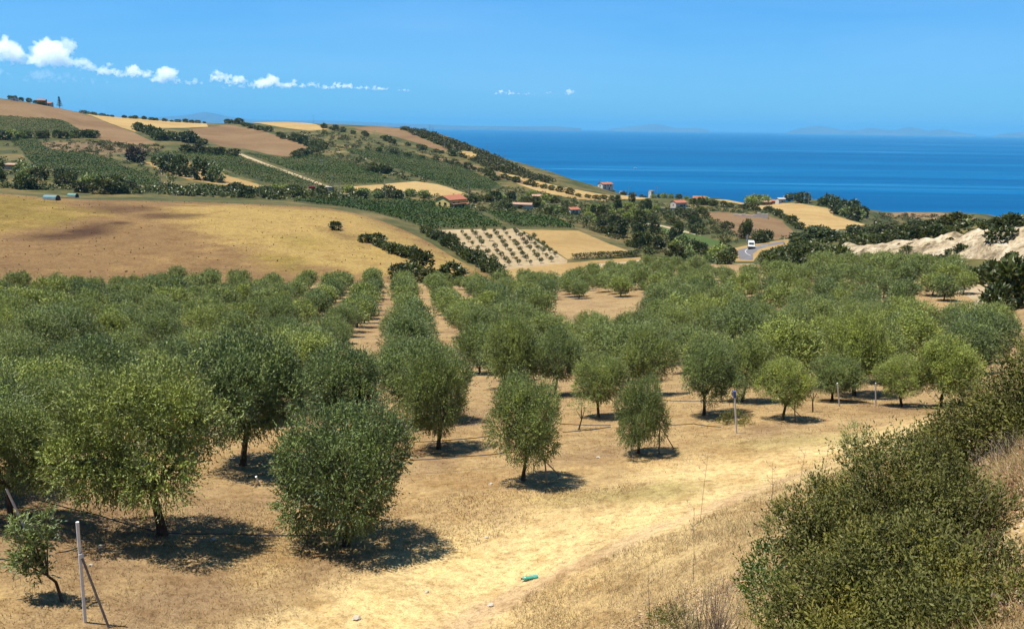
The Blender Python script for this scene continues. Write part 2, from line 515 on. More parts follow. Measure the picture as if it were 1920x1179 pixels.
M['roadpaint'] = plain_mat('road paint', (0.5, 0.5, 0.5), 0.7, 0.1, 2.0)
M['sand'] = field_mat('sandstone cutting', [(0.34, (0.19, 0.145, 0.085)), (0.46, (0.45, 0.36, 0.235)), (0.58, (0.58, 0.48, 0.335)), (0.75, (0.68, 0.59, 0.45))], 0.22, 0.8, blotch=0.6, bumpd=1.2)

# ------------------------------------------------------------------ fields: outline in the photograph, kind, name, label; earlier ones win
FIELDS = [
 ([(1386,486),(1384,468),(1404,464),(1432,458),(1470,452),(1472,456),(1440,462),(1422,468),(1412,476),(1412,488)], 'asphalt', 'road', 'grey two lane road bending between the bushes', 0),
 ([(1372,466),(1404,459),(1440,454),(1480,448),(1476,460),(1445,466),(1425,472),(1414,490),(1380,490)], 'ochre', 'road_verge', 'pale gravel verge along the bending road', 0.3),
 ([(1800,533),(1842,530),(1886,531),(1862,548),(1846,566),(1842,590),(1818,592),(1826,566),(1812,552),(1790,548)], 'track', 'track', 'pale dusty track beside the grove and the dark bushes', 0.5),
 ([(1556,472),(1600,464),(1650,464),(1700,455),(1745,452),(1800,448),(1860,440),(1925,428),(1990,420),(1990,500),(1925,497),(1860,488),(1800,484),(1745,482),(1690,484),(1640,484),(1610,492),(1580,486)], 'sand', 'sandstone_cutting', 'pale eroded sandstone cutting under the dark bushes', 1.0),
 ([(1000,519),(1040,516),(1075,515),(1092,506),(1110,495),(1160,492),(1206,486),(1232,487),(1200,496),(1120,501),(1096,512),(1080,519),(1010,523)], 'track', 'farm_track', 'winding farm track below the young orchard', 0.2),
 ([(940,506),(1000,500),(1062,493),(1130,487),(1205,482),(1240,488),(1210,500),(1150,508),(1090,520),(1000,530),(955,533)], 'ochre', 'bare_ground', 'bare ochre ground around the winding farm track', 0.3),
 ([(798,432),(880,430),(952,430),(968,427),(990,440),(1020,462),(1064,488),(1062,494),(1000,502),(938,507),(905,482),(870,462),(838,444)], 'sandsoil', 'orchard_soil', 'pale bare soil under the young orchard', 0.3),
 ([(972,430),(1085,433),(1130,452),(1196,477),(1076,484),(1064,486),(1020,458),(992,438)], 'ochre', 'stubble_field', 'ochre stubble field right of the young orchard', 0.3),
 ([(545,378),(640,376),(760,377),(820,380),(868,390),(910,408),(948,426),(900,429),(796,431),(760,416),(714,402),(660,391)], 'vsoil', 'vineyard_floor', 'green vineyard floor in front of the yellow house', 0.2),
 ([(905,398),(960,402),(1035,410),(1062,420),(1082,430),(960,426),(930,412)], 'vsoil', 'vineyard_floor', 'green vineyard floor above the ochre stubble field', 0.2),
 # far hill, left to right
 ([(-260,214),(0,218),(60,222),(112,226),(134,236),(162,251),(100,252),(0,249),(-260,247)], 'vsoil', 'vineyard_floor', 'green vineyard floor below the brown hilltop field', 0.2),
 ([(-260,160),(-100,174),(0,186),(70,195),(128,206),(170,218),(205,232),(250,248),(292,268),(262,272),(225,270),(178,259),(160,250),(130,230),(112,224),(0,216),(-260,212)], 'brown', 'ploughed_field', 'brown ploughed field on the hilltop at the left', 0.3),
 ([(118,202),(165,212),(210,219),(262,223),(320,228),(388,232),(392,238),(352,240),(300,240),(252,247),(230,240),(206,231),(172,217)], 'gold', 'stubble_field', 'golden stubble strip along the skyline at the left', 0.3),
 ([(5,260),(70,262),(92,280),(165,290),(212,300),(240,316),(302,332),(302,352),(200,346),(120,326),(60,312),(30,276)], 'vsoil', 'vineyard_floor', 'green vineyard floor above the two green tank sheds', 0.2),
 ([(70,266),(180,268),(290,276),(292,286),(205,290),(120,284),(80,278)], 'heath', 'heath', 'grey brown heath terraces on the left hillside', 0.5),
 ([(270,304),(300,303),(372,306),(402,316),(432,331),(492,348),(535,356),(470,354),(408,346),(352,336),(302,320)], 'ochre', 'stubble_field', 'ochre stubble wedge between two vineyards', 0.3),
 ([(245,291),(330,286),(438,290),(500,312),(560,332),(606,350),(560,356),(500,346),(440,328),(404,312),(372,303),(300,300)], 'vsoil', 'vineyard_floor', 'green vineyard floor left of the straight pale track', 0.2),
 ([(440,287),(450,287),(500,307),(560,328),(618,350),(606,351),(556,332),(496,311)], 'track', 'hill_track', 'straight pale track climbing between two vineyards', 0.0),
 ([(452,287),(520,298),(598,291),(640,301),(690,318),(722,337),(722,346),(640,348),(618,348),(540,319)], 'vsoil', 'vineyard_floor', 'green vineyard floor right of the straight pale track', 0.2),
 ([(355,243),(425,234),(480,243),(532,258),(578,276),(572,286),(540,295),(500,289),(460,279),(408,272),(375,258)], 'brown', 'ploughed_field', 'rounded light brown ploughed field on the hill', 0.3),
 ([(470,229),(540,228),(582,229),(616,243),(580,245),(540,241)], 'gold', 'stubble_field', 'small golden stubble field on the skyline', 0.3),
 ([(660,239),(720,237),(748,241),(784,256),(842,281),(834,286),(780,268),(722,251),(672,243)], 'brown', 'ploughed_field', 'brown ploughed strip below the scrub ridge', 0.3),
 ([(858,284),(882,284),(902,296),(880,300)], 'gold', 'stubble_field', 'tiny pale clearing on the scrub slope', 0.3),
 ([(640,279),(700,284),(770,288),(818,300),(862,312),(944,350),(920,357),(868,358),(822,346),(768,326),(690,302)], 'vsoil', 'vineyard_floor', 'broad green vineyard floor in the middle of the far hill', 0.2),
 ([(790,293),(850,299),(905,314),(960,331),(1010,350),(980,346),(930,333),(870,314),(820,302)], 'heath', 'heath', 'brown heath strip above the broad vineyard', 0.4),
 ([(930,322),(980,333),(1050,350),(1120,363),(1185,371),(1130,377),(1080,373),(1020,362),(970,345)], 'gold', 'stubble_field', 'long golden stubble strip sloping towards the sea', 0.3),
 ([(636,352),(700,347),(780,340),(824,346),(884,366),(822,368),(760,361),(700,358)], 'gold', 'stubble_field', 'golden stubble field behind the yellow house', 0.3),
 ([(1180,360),(1200,368),(1230,370),(1200,374),(1150,372)], 'gold', 'stubble_field', 'small golden strip beside the white tower', 0.3),
 # right
 ([(1335,374),(1380,375),(1440,380),(1500,381),(1566,393),(1562,404),(1622,421),(1592,429),(1512,431),(1474,412),(1432,393),(1380,381)], 'gold', 'stubble_field', 'bright golden field near the sea', 0.3),
 ([(1318,396),(1380,400),(1432,404),(1462,412),(1486,434),(1480,446),(1440,450),(1390,446),(1350,420)], 'brown', 'ploughed_field', 'brown sloping field above the road', 0.4),
 ([(1212,420),(1240,425),(1272,433),(1312,442),(1352,452),(1344,464),(1300,456),(1250,438)], 'meadow', 'meadow', 'small green meadow between the thickets', 0.3),
 ([(1194,408),(1202,406),(1204,418),(1240,422),(1290,434),(1318,444),(1270,434),(1225,426),(1196,420)], 'track', 'farm_track', 'pale track above the small green meadow', 0.2),
 ([(1645,400),(1700,398),(1765,399),(1835,409),(1810,414),(1740,410),(1680,408)], 'coast', 'coastal_heath', 'brown heath on the edge of the coast', 0.5),
 # the tawny hill
 ([(-300,356),(0,363),(100,372),(200,375),(330,378),(450,382),(556,386),(620,391),(662,399),(715,414),(762,433),(808,456),(852,484),(895,507),(936,528),(905,538),(800,530),(600,530),(300,532),(0,534),(-300,536)], 'tawny', 'tawny_hill', 'tawny hill of dry grass behind the olive grove', 0.0),
]
WP = [world_poly(f[0], 12.0 if f[1] != 'tawny' else 8.0, f[4], i+1) for i, f in enumerate(FIELDS)]

def seg_dist(x, y, poly):
    d = np.full(len(x), 1e9)
    for i in range(len(poly)-1):
        a, b = poly[i][:2], poly[i+1][:2]
        ab = b-a
        t = np.clip(((x-a[0])*ab[0]+(y-a[1])*ab[1])/(ab@ab), 0, 1)
        d = np.minimum(d, np.hypot(x-a[0]-t*ab[0], y-a[1]-t*ab[1]))
    return d


# ------------------------------------------------------------------ one triangulation: grid points plus every field outline
def build_ground():
    pts = []
    r = 1.2
    while r < 2450:
        step = 0.021*r + 0.02
        if 12 < r < 40: step = 0.014*r
        n = int(R(92) * r / step)
        a = np.linspace(R(-46), R(46), n) + RNG.uniform(-0.5, 0.5)*step/r*0.5
        nb = max(10, n//8)
        ab = np.linspace(R(48), R(312), nb)
        for aa in (a, ab):
            rr = r + RNG.uniform(-0.25, 0.25, len(aa))*step
            th = aa + RNG.uniform(-0.25, 0.25, len(aa))*step/r
            pts.append(np.stack([rr*np.sin(th), rr*np.cos(th)], 1))
        r += step
    w = WP[3]; lo, hi = w.min(0), w.max(0)
    gx, gy = np.meshgrid(np.arange(lo[0], hi[0], 0.9), np.arange(lo[1], hi[1], 0.9))
    q = np.stack([gx.ravel(), gy.ravel()], 1) + RNG.uniform(-.25, .25, (gx.size, 2))
    pts.append(q[in_poly(q[:, 0], q[:, 1], w)])
    grid = np.vstack(pts + [np.array([[0.0, 0.0]])])
    verts = [Vector((p[0], p[1])) for p in grid]
    edges = []
    for w in WP:
        n0, n = len(verts), len(w)
        verts += [Vector((p[0], p[1])) for p in w]
        edges += [(n0+k, n0+(k+1) % n) for k in range(n)]
    ov, oe, of = delaunay_2d_cdt(verts, edges, [], 0, 1e-3, False)[:3]
    xy = np.array([(v.x, v.y) for v in ov])
    tri = np.array([f for f in of if len(f) == 3], np.int32)
    cen = xy[tri].mean(1)
    own = np.full(len(tri), -1)
    for k in range(len(WP)-1, -1, -1):
        own[in_poly(cen[:, 0], cen[:, 1], WP[k])] = k
    return xy, tri, own
t0 = time.time()
G_xy, G_tri, G_own = build_ground()
print('ground', len(G_xy), len(G_tri), round(time.time()-t0, 1))
G_z = terrain(G_xy[:, 0], G_xy[:, 1])
# the sandstone cutting is gullied
_k = in_poly(G_xy[:, 0], G_xy[:, 1], WP[3])
_x, _y = G_xy[:, 0], G_xy[:, 1]
_e = np.clip(seg_dist(_x, _y, np.vstack([WP[3], WP[3][:1]]))/2.5, 0, 1)
_rough = 1.3*np.abs(vnoise(_x/9, _y/20, 31)) + 1.5*np.abs(vnoise(_x/3.0, _y/9, 32)) + 0.8*np.abs(vnoise(_x/1.5, _y/2.6, 33))
G_z = G_z + np.where(_k, _e*(0.55*np.round(_rough*2.2)/2.2 + 0.45*_rough), 0)
# face up
_v = np.stack([G_xy[:, 0], G_xy[:, 1], G_z], 1)
_t = _v[G_tri]
_nz = np.cross(_t[:, 1]-_t[:, 0], _t[:, 2]-_t[:, 0])[:, 2]
G_tri[_nz < 0] = G_tri[_nz < 0][:, ::-1]

PATH = ground_hit([560, 800, 1000, 1200, 1380, 1520, 1640, 1780, 1900], [1260, 1130, 1042, 965, 900, 850, 812, 785, 770])   # middle of the trodden way
RUT = ground_hit([790, 900, 1020, 1150, 1280, 1400, 1500], [1210, 1150, 1090, 1030, 975, 925, 890])       # bare rut on its near side
TOE = ground_hit([850, 1000, 1100, 1250, 1400, 1500, 1600, 1750, 1990], [1230, 1105, 1062, 1000, 935, 880, 838, 790, 770])      # foot of the bank
def cover(x, y):
    """what covers the ground: straw, trodden way, rust stems, grove soil"""
    n = len(x)
    r = np.hypot(x, y)
    nz = vnoise(x/3.1, y/3.1, 11); nz2 = vnoise(x/1.1, y/1.1, 12); nz3 = vnoise(x/7.5, y/7.5, 13)
    straw = np.array([0.385, 0.272, 0.135]); pale = np.array([0.62, 0.475, 0.24]); rust = np.array([0.25, 0.168, 0.10])
    soil = np.array([0.365, 0.262, 0.138]); dust = np.array([0.52, 0.38, 0.225]); green = np.array([0.20, 0.17, 0.055])
    c = np.repeat(straw[None], n, 0)
    def lay(col, w):
        nonlocal c
        w = np.clip(w, 0, 1)[:, None]
        c = c*(1-w) + col[None]*w
    lay(rust, 0.8*np.clip(nz3*1.1+nz*0.9+nz2*0.5+0.3, 0, 1))
    lay(soil, np.clip((r-34)/14, 0, 0.9))
    lay(rust, np.clip((r-40)/30, 0, 1)*np.clip(nz*0.9, 0, 0.5))
    bk = in_poly(x, y, np.vstack([TOE[:, :2], [[60, 30], [60, -20], [-5, -20], [-2, 10]]]))
    lay(np.array([0.46, 0.34, 0.172]), np.where(bk, 0.75+0.3*nz, 0))
    dp = seg_dist(x, y, PATH)
    lay(pale, np.clip(1.35-(dp+0.6*nz+0.45*nz2)/2.7, 0, 1)*np.clip((60-r)/20, 0, 1))
    dr = seg_dist(x, y, RUT)
    lay(dust, np.clip(1.15-(dr+0.16*nz2+0.1*nz)/0.5, 0, 1)*0.9)
    g = hit(1190, 925); lay(green, 0.6*np.clip(1.2-np.hypot((x-g[0])/2.6, (y-g[1])/1.0)-0.4*nz2, 0, 1))
    g = hit(1500, 830); lay(green, 0.5*np.clip(1.2-np.hypot((x-g[0])/3.0, (y-g[1])/1.6)-0.4*nz2, 0, 1))
    return c
def cover_hill(x, y):
    n = len(x)
    nz = vnoise(x/14, y/14, 21); nz2 = vnoise(x/5, y/5, 22); nz3 = vnoise(x/45, y/45, 23)
    px, py = to_pix(np.stack([x, y, terrain(x, y)], 1))
    base = np.array([0.225, 0.142, 0.064]); gold = np.array([0.36, 0.258, 0.092]); rust = np.array([0.082, 0.044, 0.023]); olive = np.array([0.23, 0.175, 0.04]); pale = np.array([0.42, 0.28, 0.11])
    c = np.repeat(base[None], n, 0)
    def lay(col, w):
        nonlocal c
        w = np.clip(w, 0, 1)[:, None]
        c = c*(1-w) + col[None]*w
    def blob(pp, soft=4.0):
        w = world_poly(pp, 20.0)
        d = seg_dist(x, y, np.vstack([w, w[:1]]))
        return np.clip(0.5 + np.where(in_poly(x, y, w), d, -d)/soft + 0.45*nz2 + 0.5*nz, 0, 1)
    lay(rust, 0.35*np.clip(nz*0.8+nz3*0.6, 0, 1))
    lay(gold, blob([(300,392),(400,384),(560,388),(660,402),(760,436),(840,480),(900,520),(700,520),(560,500),(450,470),(380,440)], 9))
    lay(olive, 0.8*blob([(-300,362),(0,366),(100,376),(200,402),(100,425),(0,432),(-300,430)], 6))
    lay(rust, blob([(40,445),(120,432),(230,412),(250,420),(180,446),(60,456)], 3.0))
    lay(rust, 0.8*blob([(255,402),(330,398),(392,402),(330,409),(262,410)], 3.0))
    lay(rust, 0.55*blob([(170,380),(260,384),(320,392),(250,402),(200,398)], 5.0))
    lay(pale, 0.8*blob([(0,448),(60,432),(64,436),(0,454)], 1.2))
    lay(olive, 0.75*blob([(470,470),(560,486),(640,510),(520,512)], 5.0))
    lay(olive, 0.6*blob([(520,440),(600,450),(640,470),(560,466)], 5.0))
    lay(rust, 0.5*blob([(600,425),(640,430),(700,460),(690,470),(640,448)], 3.0))
    lay(pale, 0.5*np.clip(nz2*1.2-0.3, 0, 1))
    return c

def sub_mesh(name, mask, mat, cover_fn=None):
    tr = G_tri[mask]
    ids, inv = np.unique(tr, return_inverse=True)
    v = np.stack([G_xy[ids, 0], G_xy[ids, 1], G_z[ids]], 1)
    me = np_mesh(name, v, inv.reshape(-1, 3), mat, True)
    if cover_fn is not None:
        col = cover_fn(v[:, 0], v[:, 1])
        at = me.attributes.new('cover', 'FLOAT_COLOR', 'POINT')
        at.data.foreach_set('color', np.hstack([col, np.ones((len(col), 1))]).astype(np.float32).ravel())
    return link(name, me)

# the rest of the ground: near (grove, field, bank) and the scrub country beyond
_cen = _v[G_tri].mean(1)
_cr = np.hypot(_cen[:, 0], _cen[:, 1])
GROVE_BACK = world_poly([(-420,560),(-420,552),(0,552),(120,545),(230,540),(330,536),(600,534),(800,532),(905,540),(960,535),(1090,522),(1200,502),(1300,496),(1400,494),(1500,498),(1640,490),(1760,494),(1840,520),(1990,560),(2300,700),(2600,1100),(2600,1179),(-800,1179),(-800,700)], 20)
_near = (in_poly(_cen[:, 0], _cen[:, 1], GROVE_BACK) | (_cr < 30)) & (_cr < 320)
tag(sub_mesh('ground', (G_own < 0) & _near, M['ground'], cover), 'dry straw coloured ground of the grove, field and bank', kind='structure')
tag(sub_mesh('scrub_terrain', (G_own < 0) & ~_near, M['scrubsoil']), 'scrub covered hill country running down to the coast', kind='structure')
for i, f in enumerate(FIELDS):
    k = G_own == i
    if k.any():
        tag(sub_mesh(f[2], k, M[f[1]], cover_hill if f[1] == 'tawny' else None), f[3], kind='structure')

# centre line of the road
_cl = ground_hit([1408, 1400, 1397, 1400, 1412, 1440], [480, 476, 472, 468, 464, 460])
mb = MB()
for i in range(len(_cl)-1):
    a, b = Vector(_cl[i]), Vector(_cl[i+1]); d = (b-a).normalized(); s_ = Vector((-d.y, d.x, 0))*0.15
    mb.add([a-s_+Vector((0,0,.06)), a+s_+Vector((0,0,.06)), b+s_+Vector((0,0,.06)), b-s_+Vector((0,0,.06))], [(0,3,2,1)])
tag(mb.build('road_marking', M['roadpaint']), 'white line curving along the middle of the road', kind='structure')

# ------------------------------------------------------------------ sea
def sea_mat():
    m, nt, b = new_mat('sea water')
    p = pos_node(nt)
    n1 = noise(nt, scaled(nt, p, (0.00022, 0.0017, 1)), 1.0, 7, 0.68, 0.9)
    n2 = noise(nt, scaled(nt, p, (0.0011, 0.009, 1)), 1.0, 6, 0.66, 0.8)
    n3 = noise(nt, p, 0.05, 3, 0.6)
    base = ramp(nt, n1.outputs['Fac'], [(0.30, (0.001, 0.075, 0.215)), (0.50, (0.001, 0.10, 0.27)), (0.60, (0.003, 0.125, 0.31)), (0.70, (0.05, 0.22, 0.42))])
    b2 = ramp(nt, n2.outputs['Fac'], [(0.35, (0.80, 0.84, 0.88)), (0.56, (1, 1, 1)), (0.68, (1.5, 1.3, 1.2))])
    lk(nt, mix(nt, mix(nt, base.outputs[0], b2.outputs[0], 1.0, 'MULTIPLY'), (ALB, ALB, ALB), 1.0, 'MULTIPLY'), b.inputs['Base Color'])
    b.inputs['Roughness'].default_value = 0.55
    b.inputs['IOR'].default_value = 1.33
    b.inputs['Specular IOR Level'].default_value = 0.06
    bump(nt, b, n3.outputs['Fac'], 0.25, 2.0)
    return m
mb = MB()
mb.add([(-60000, 300, SEA), (60000, 300, SEA), (60000, 70000, SEA), (-60000, 70000, SEA)], [(0, 1, 2, 3)])
tag(mb.build('sea', sea_mat()), 'deep blue sea reaching to the horizon', kind='structure')

# ------------------------------------------------------------------ foliage
M['olive'] = leaf_mat('olive leaves', (0.275, 0.345, 0.095), (0.35, 0.40, 0.21), 0.45, 0.15, 1.1, 0.55, 0.2, 0.32, (1.2, 1.15, 0.85))
M['maquis'] = leaf_mat('maquis leaves', (0.082, 0.105, 0.022), (0.11, 0.13, 0.04), 0.6, 0.18, 0.5, 0.45, 0.3, 0.35, (1.5, 1.25, 0.8))
M['greybush'] = leaf_mat('grey bush leaves', (0.095, 0.10, 0.033), (0.125, 0.125, 0.05), 0.65, 0.18, 0.5, 0.6, 0.2, 0.35, (1.4, 1.2, 0.9))
M['vine'] = leaf_mat('vine leaves', (0.056, 0.105, 0.019), (0.066, 0.11, 0.026), 0.85, 0.2, 0.05, 0.6, 0.15, 0.2, (1.15, 1.1, 0.8))
M['youngolive'] = leaf_mat('young olive leaves', (0.085, 0.115, 0.035), (0.16, 0.18, 0.10), 0.7, 0.22, 1.0, 0.55, 0.25, 0.25, (1.2, 1.1, 0.7))
M['lentisk'] = leaf_mat('lentisk leaves', (0.205, 0.21, 0.055), (0.25, 0.245, 0.095), 0.36, 0.22, 1.6, 0.6, 0.12, 0.1, (1.35, 1.15, 0.7))
M['freshleaf'] = leaf_mat('fresh green leaves', (0.10, 0.17, 0.025), (0.16, 0.22, 0.06), 0.7, 0.3, 2.0, 0.45, 0.35, 0.1)
M['bark'] = plain_mat('olive bark', (0.085, 0.065, 0.048), 0.9, 0.35, 9.0, spec=0.15)
M['deadtwig'] = plain_mat('dead grey twigs', (0.26, 0.21, 0.17), 0.9, 0.25, 9.0, spec=0.1)

def unit(a): return a / np.maximum(np.linalg.norm(a, axis=-1, keepdims=True), 1e-9)

def leaves_np(P, D, L, W, rng, N=None, scat=0.5):
    """rhombic leaves from base points P along D, their upper sides turned roughly towards N"""
    n = len(P)
    if N is None: N = np.array([[0, 0, 1.0]])
    N = np.broadcast_to(N, (n, 3)) + rng.normal(size=(n, 3))*scat
    w = unit(np.cross(D, N))
    fl = (np.cross(w, D)*N).sum(1) < 0
    w[fl] *= -1
    L = np.broadcast_to(L, (n,))[:, None]; W = np.broadcast_to(W, (n,))[:, None]
    mid = P + D*L*0.48
    v = np.stack([P, mid + w*W*0.5, P + D*L, mid - w*W*0.5], 1).reshape(-1, 3)
    f = np.arange(4*n).reshape(-1, 4)
    return v, f

def lumps_foliage(cen, rad, sprigs, per, slen, L, W, rng, upb=0.55, shell=0.55, zmin=None, zcut=0.0, spread=0.9, droop=0.0):
    """leafy sprigs over a union of ellipsoidal lumps"""
    cen = np.asarray(cen, float); rad = np.asarray(rad, float)
    area = (rad[:, 0]*rad[:, 1]*rad[:, 2])**(2/3)
    out_p, out_d = [], []
    need = sprigs
    while need > 0:
        m = need*2 + 50
        k = rng.choice(len(cen), m, p=area/area.sum())
        d = unit(rng.normal(size=(m, 3)))
        s = shell + (1-shell)*rng.random(m)**0.5
        p = cen[k] + d*rad[k]*s[:, None]
        dist = np.sqrt((((p[:, None] - cen[None])/rad[None])**2).sum(-1))
        deep = dist.min(1)
        ok = (deep > shell*0.92)
        if zmin is not None: ok &= (p[:, 2] > zmin)
        if zcut: ok &= (d[:, 2] > -0.5) | (rng.random(m) > zcut)
        p, d = p[ok][:need], d[ok][:need]
        out_p.append(p); out_d.append(d); need -= len(p)
    p = np.vstack(out_p); d = np.vstack(out_d)
    sd = unit(d + np.array([0, 0, upb]) + rng.normal(size=p.shape)*0.35)
    if droop:
        low = np.clip((np.median(p[:, 2]) - p[:, 2]) / max(1e-3, np.ptp(p[:, 2])*0.5), 0, 1)
        sd = unit(sd + np.array([0, 0, -1.0])*(droop*low)[:, None])
    sl = slen*(0.6+0.8*rng.random(len(p)))*np.where(rng.random(len(p)) < 0.10, 2.0, 1.0)
    P = []; D = []; nn = unit(d*np.array([1, 1, 1.0]) + np.array([0, 0, 0.35]))
    for i in range(per):
        t = (i+0.5)/per
        q = p + sd*(sl*t)[:, None]
        ld = unit(sd*(0.55+0.5*t) + rng.normal(size=p.shape)*spread*0.6)
        P.append(q); D.append(ld)
    P = np.vstack(P); D = np.vstack(D)
    Ls = L*(0.7+0.6*rng.random(len(P))); Ws = W*(0.75+0.5*rng.random(len(P)))
    return leaves_np(P, D, Ls, Ws, rng, np.tile(nn, (per, 1)))

def crown_lumps(rng, rx, rz, zc, k, flat=1.0):
    d = unit(rng.normal(size=(k, 3)))
    low_ = rng.random(k) < 0.36
    d[:, 2] = np.where(low_, -0.6*np.abs(d[:, 2]), np.abs(d[:, 2]))
    d[low_, :2] *= 1.15
    s = rng.uniform(0.55, 0.86, k)
    cen = np.stack([d[:, 0]*rx*s, d[:, 1]*rx*s, zc + d[:, 2]*rz*s], 1)
    rr = rng.uniform(0.18, 0.42, k)
    rad = np.stack([rx*rr, rx*rr, rz*rr*flat], 1)
    cen = np.vstack([cen, [[0, 0, zc]]]); rad = np.vstack([rad, [[rx*0.66, rx*0.66, rz*0.66]]])
    return cen, rad

def olive_crown(seed, lod, rx=1.75, rz=1.5, zc=1.98):
    rng = np.random.default_rng(seed)
    cen, rad = crown_lumps(rng, rx, rz, zc, 34 if lod < 2 else 26)
    if lod == 0: a = (6300, 9, 0.29, 0.084, 0.031)
    elif lod == 1: a = (3300, 7, 0.32, 0.115, 0.040)
    else: a = (1400, 5, 0.33, 0.19, 0.075)
    v, f = lumps_foliage(cen, rad, a[0], a[1], a[2], a[3], a[4], rng, upb=0.7, shell=0.62, zmin=zc-rz*1.08, zcut=0.0, droop=1.1)
    # every crown is 3.85 m across and tops out at 3.65 m
    v[:, :2] *= 1.925/np.percentile(np.abs(v[:, :2]), 99.4)
    z0, z1 = np.percentile(v[:, 2], (0.4, 99.7))
    zb = 0.88 if lod == 0 else 0.7
    v[:, 2] = zb + (v[:, 2]-z0)*(3.65-zb)/(z1-z0)
    return np_mesh('olive_crown', v, f, M['olive'])

def olive_trunk(seed, lod):
    rng = random.Random(seed)
    mb = MB()
    x, y = rng.uniform(-.12, .12), rng.uniform(-.12, .12)
    n = 7 if lod == 0 else 5
    mb.tube([(0, 0, -0.15), (x*0.3, y*0.3, 0.3), (x, y, 0.75), (x*1.3, y*1.3, 1.05)], [0.14, 0.095, 0.085, 0.085], n)
    for i in range(6 if lod == 0 else 4):
        a = i*2*math.pi/(6 if lod == 0 else 4) + rng.uniform(-.4, .4)
        l = rng.uniform(0.8, 1.25)
        p0 = Vector((x*1.2, y*1.2, 0.9))
        p1 = p0 + Vector((math.cos(a)*l*0.4, math.sin(a)*l*0.4, rng.uniform(.35, .55)))
        p2 = p0 + Vector((math.cos(a)*l, math.sin(a)*l, rng.uniform(.95, 1.5)))
        mb.tube([p0, p1, p2], [0.06, 0.042, 0.015], 5 if lod == 0 else 4)
    return mb.mesh('olive_trunk', M['bark'])

OL_C = [[olive_crown(100+10*l+i, l, 1.75+0.12*math.sin(i*2.1), 1.4+0.12*math.cos(i*1.3)) for i in range((5, 6, 6)[l])] for l in range(3)]
OL_T = [[olive_trunk(200+10*l+i, l) for i in range(3)] for l in range(3)]
OL_H, OL_W = 3.65, 3.85           # height and width of the models above

def olive_tree(p, height, width, lod, rng, label, group, name='olive_tree', low=0.0):
    t = empty(name, p, rng.uniform(0, 6.28))
    q_ = rng.uniform(0.9, 1.1)
    t.scale = (width/OL_W*q_, width/OL_W/q_, height/OL_H)
    t.rotation_euler = (rng.uniform(-.07, .07), rng.uniform(-.07, .07), t.rotation_euler[2])
    link('trunk', rng.choice(OL_T[lod]), t)
    cr = link('crown', rng.choice(OL_C[lod]), t)
    if low: cr.scale = (1, 1, 1+low); cr.location = (0, 0, -low*3.6)
    return tag(t, label, 'olive tree', group)

# trees one can point to: base pixel, crown width in pixels, pixel of the top
HEROES = [
 (305,1002,345,690,'largest olive tree, broad and round, on the left above its own shadow'),
 (650,1022,270,752,'rounded olive tree with foliage down to the ground beside the thin hose'),
 (980,900,150,697,'slender young olive tree with a bare trunk and a stake beside it'),
 (1197,850,112,700,'small upright olive tree with a leaning prop on its right'),
 (22,980,190,770,'olive tree cut by the left edge of the picture with dark trunk'),
 (1320,778,136,630,'round olive tree on a slanted bare trunk behind the thin hose'),
 (1467,788,112,672,'silvery small olive tree on a thin dark trunk near the path'),
 (1122,782,112,660,'olive tree with dark lower crown left of the small upright one'),
 (822,842,160,648,'wide olive tree with reddish dead twigs hanging in its crown'),
 (455,872,230,632,'tall olive tree close behind the largest one'),
 (640,822,180,648,'pale olive tree just behind the rounded one'),
 (948,742,135,588,'dark tall olive tree behind the slender young one'),
 (1690,762,100,672,'olive tree with bare trunk right of the two metal posts'),
 (1762,764,125,640,'rightmost of the olive trees standing along the path'),
 (1560,752,95,670,'low olive tree beside the first of two metal posts'),
 (1602,742,150,592,'large dark olive tree behind the two metal posts'),
 (150,872,170,708,'olive tree behind the largest one on its left side'),
 (1392,752,110,628,'olive tree just behind the post with the blue top'),
 (1040,742,110,610,'olive tree filling the gap behind the slender young one'),
 (1215,742,115,612,'olive tree peering over the small upright one'),
]
T_RNG = random.Random(5)
taken = []
for i, (bx, by, w, ty, lab) in enumerate(HEROES):
    p = hit(bx, by)
    d = float(np.linalg.norm(p))
    lod = 0 if d < 45 else 1
    olive_tree((p[0], p[1], p[2]), (by-ty)*d/FPX*0.99, w*d/FPX*(0.84 if i == 0 else 0.92), lod, T_RNG, lab, 'olive trees at the front of the grove', low={1: 0.2, 3: 0.16, 8: 0.1}.get(i, 0.0))
    taken.append((p[0], p[1], w*d/FPX*0.5))

GROVE = world_poly([(-420,566),(0,560),(60,552),(200,545),(330,541),(600,538),(800,538),(905,546),(965,541),(1090,528),(1200,508),(1300,506),(1360,518),(1430,520),(1500,508),(1640,504),(1700,502),(1790,518),(1812,556),
                    (1760,572),(1722,600),(1700,612),(1760,625),(1860,640),(1930,660),(1990,700),(1940,742),(1850,758),(1700,752),(1560,745),(1400,756),(1330,770),(1220,790),(1120,775),(960,800),(840,842),(700,838),(560,880),(420,900),(120,925),(-60,960),(-420,980)], 16)
GAPS = [world_poly(g, 30) for g in ([(600,600),(636,600),(640,632),(604,632)], [(728,572),(750,572),(772,622),(744,622)], [(1035,566),(1200,562),(1206,632),(1040,640)], [(1690,586),(1870,540),(1880,628),(1690,630)], [(430,830),(545,800),(560,880),(440,905)], [(0,566),(60,560),(40,585),(0,590)], [(130,552),(180,552),(170,565),(130,565)])]
sp = 5.75
ang = R(7)
ca, sa = math.cos(ang), math.sin(ang)
cand = []; rank = []
for i in range(-60, 60):
    for j in range(0, 50):
        u, v = i*sp, j*sp*1.0
        x = u*ca - v*sa + T_RNG.uniform(-1.0, 1.0); y = u*sa + v*ca + T_RNG.uniform(-1.0, 1.0)
        cand.append((x, y)); rank.append(j)
cand = np.array(cand); rank = np.array(rank)
k = in_poly(cand[:, 0], cand[:, 1], GROVE)
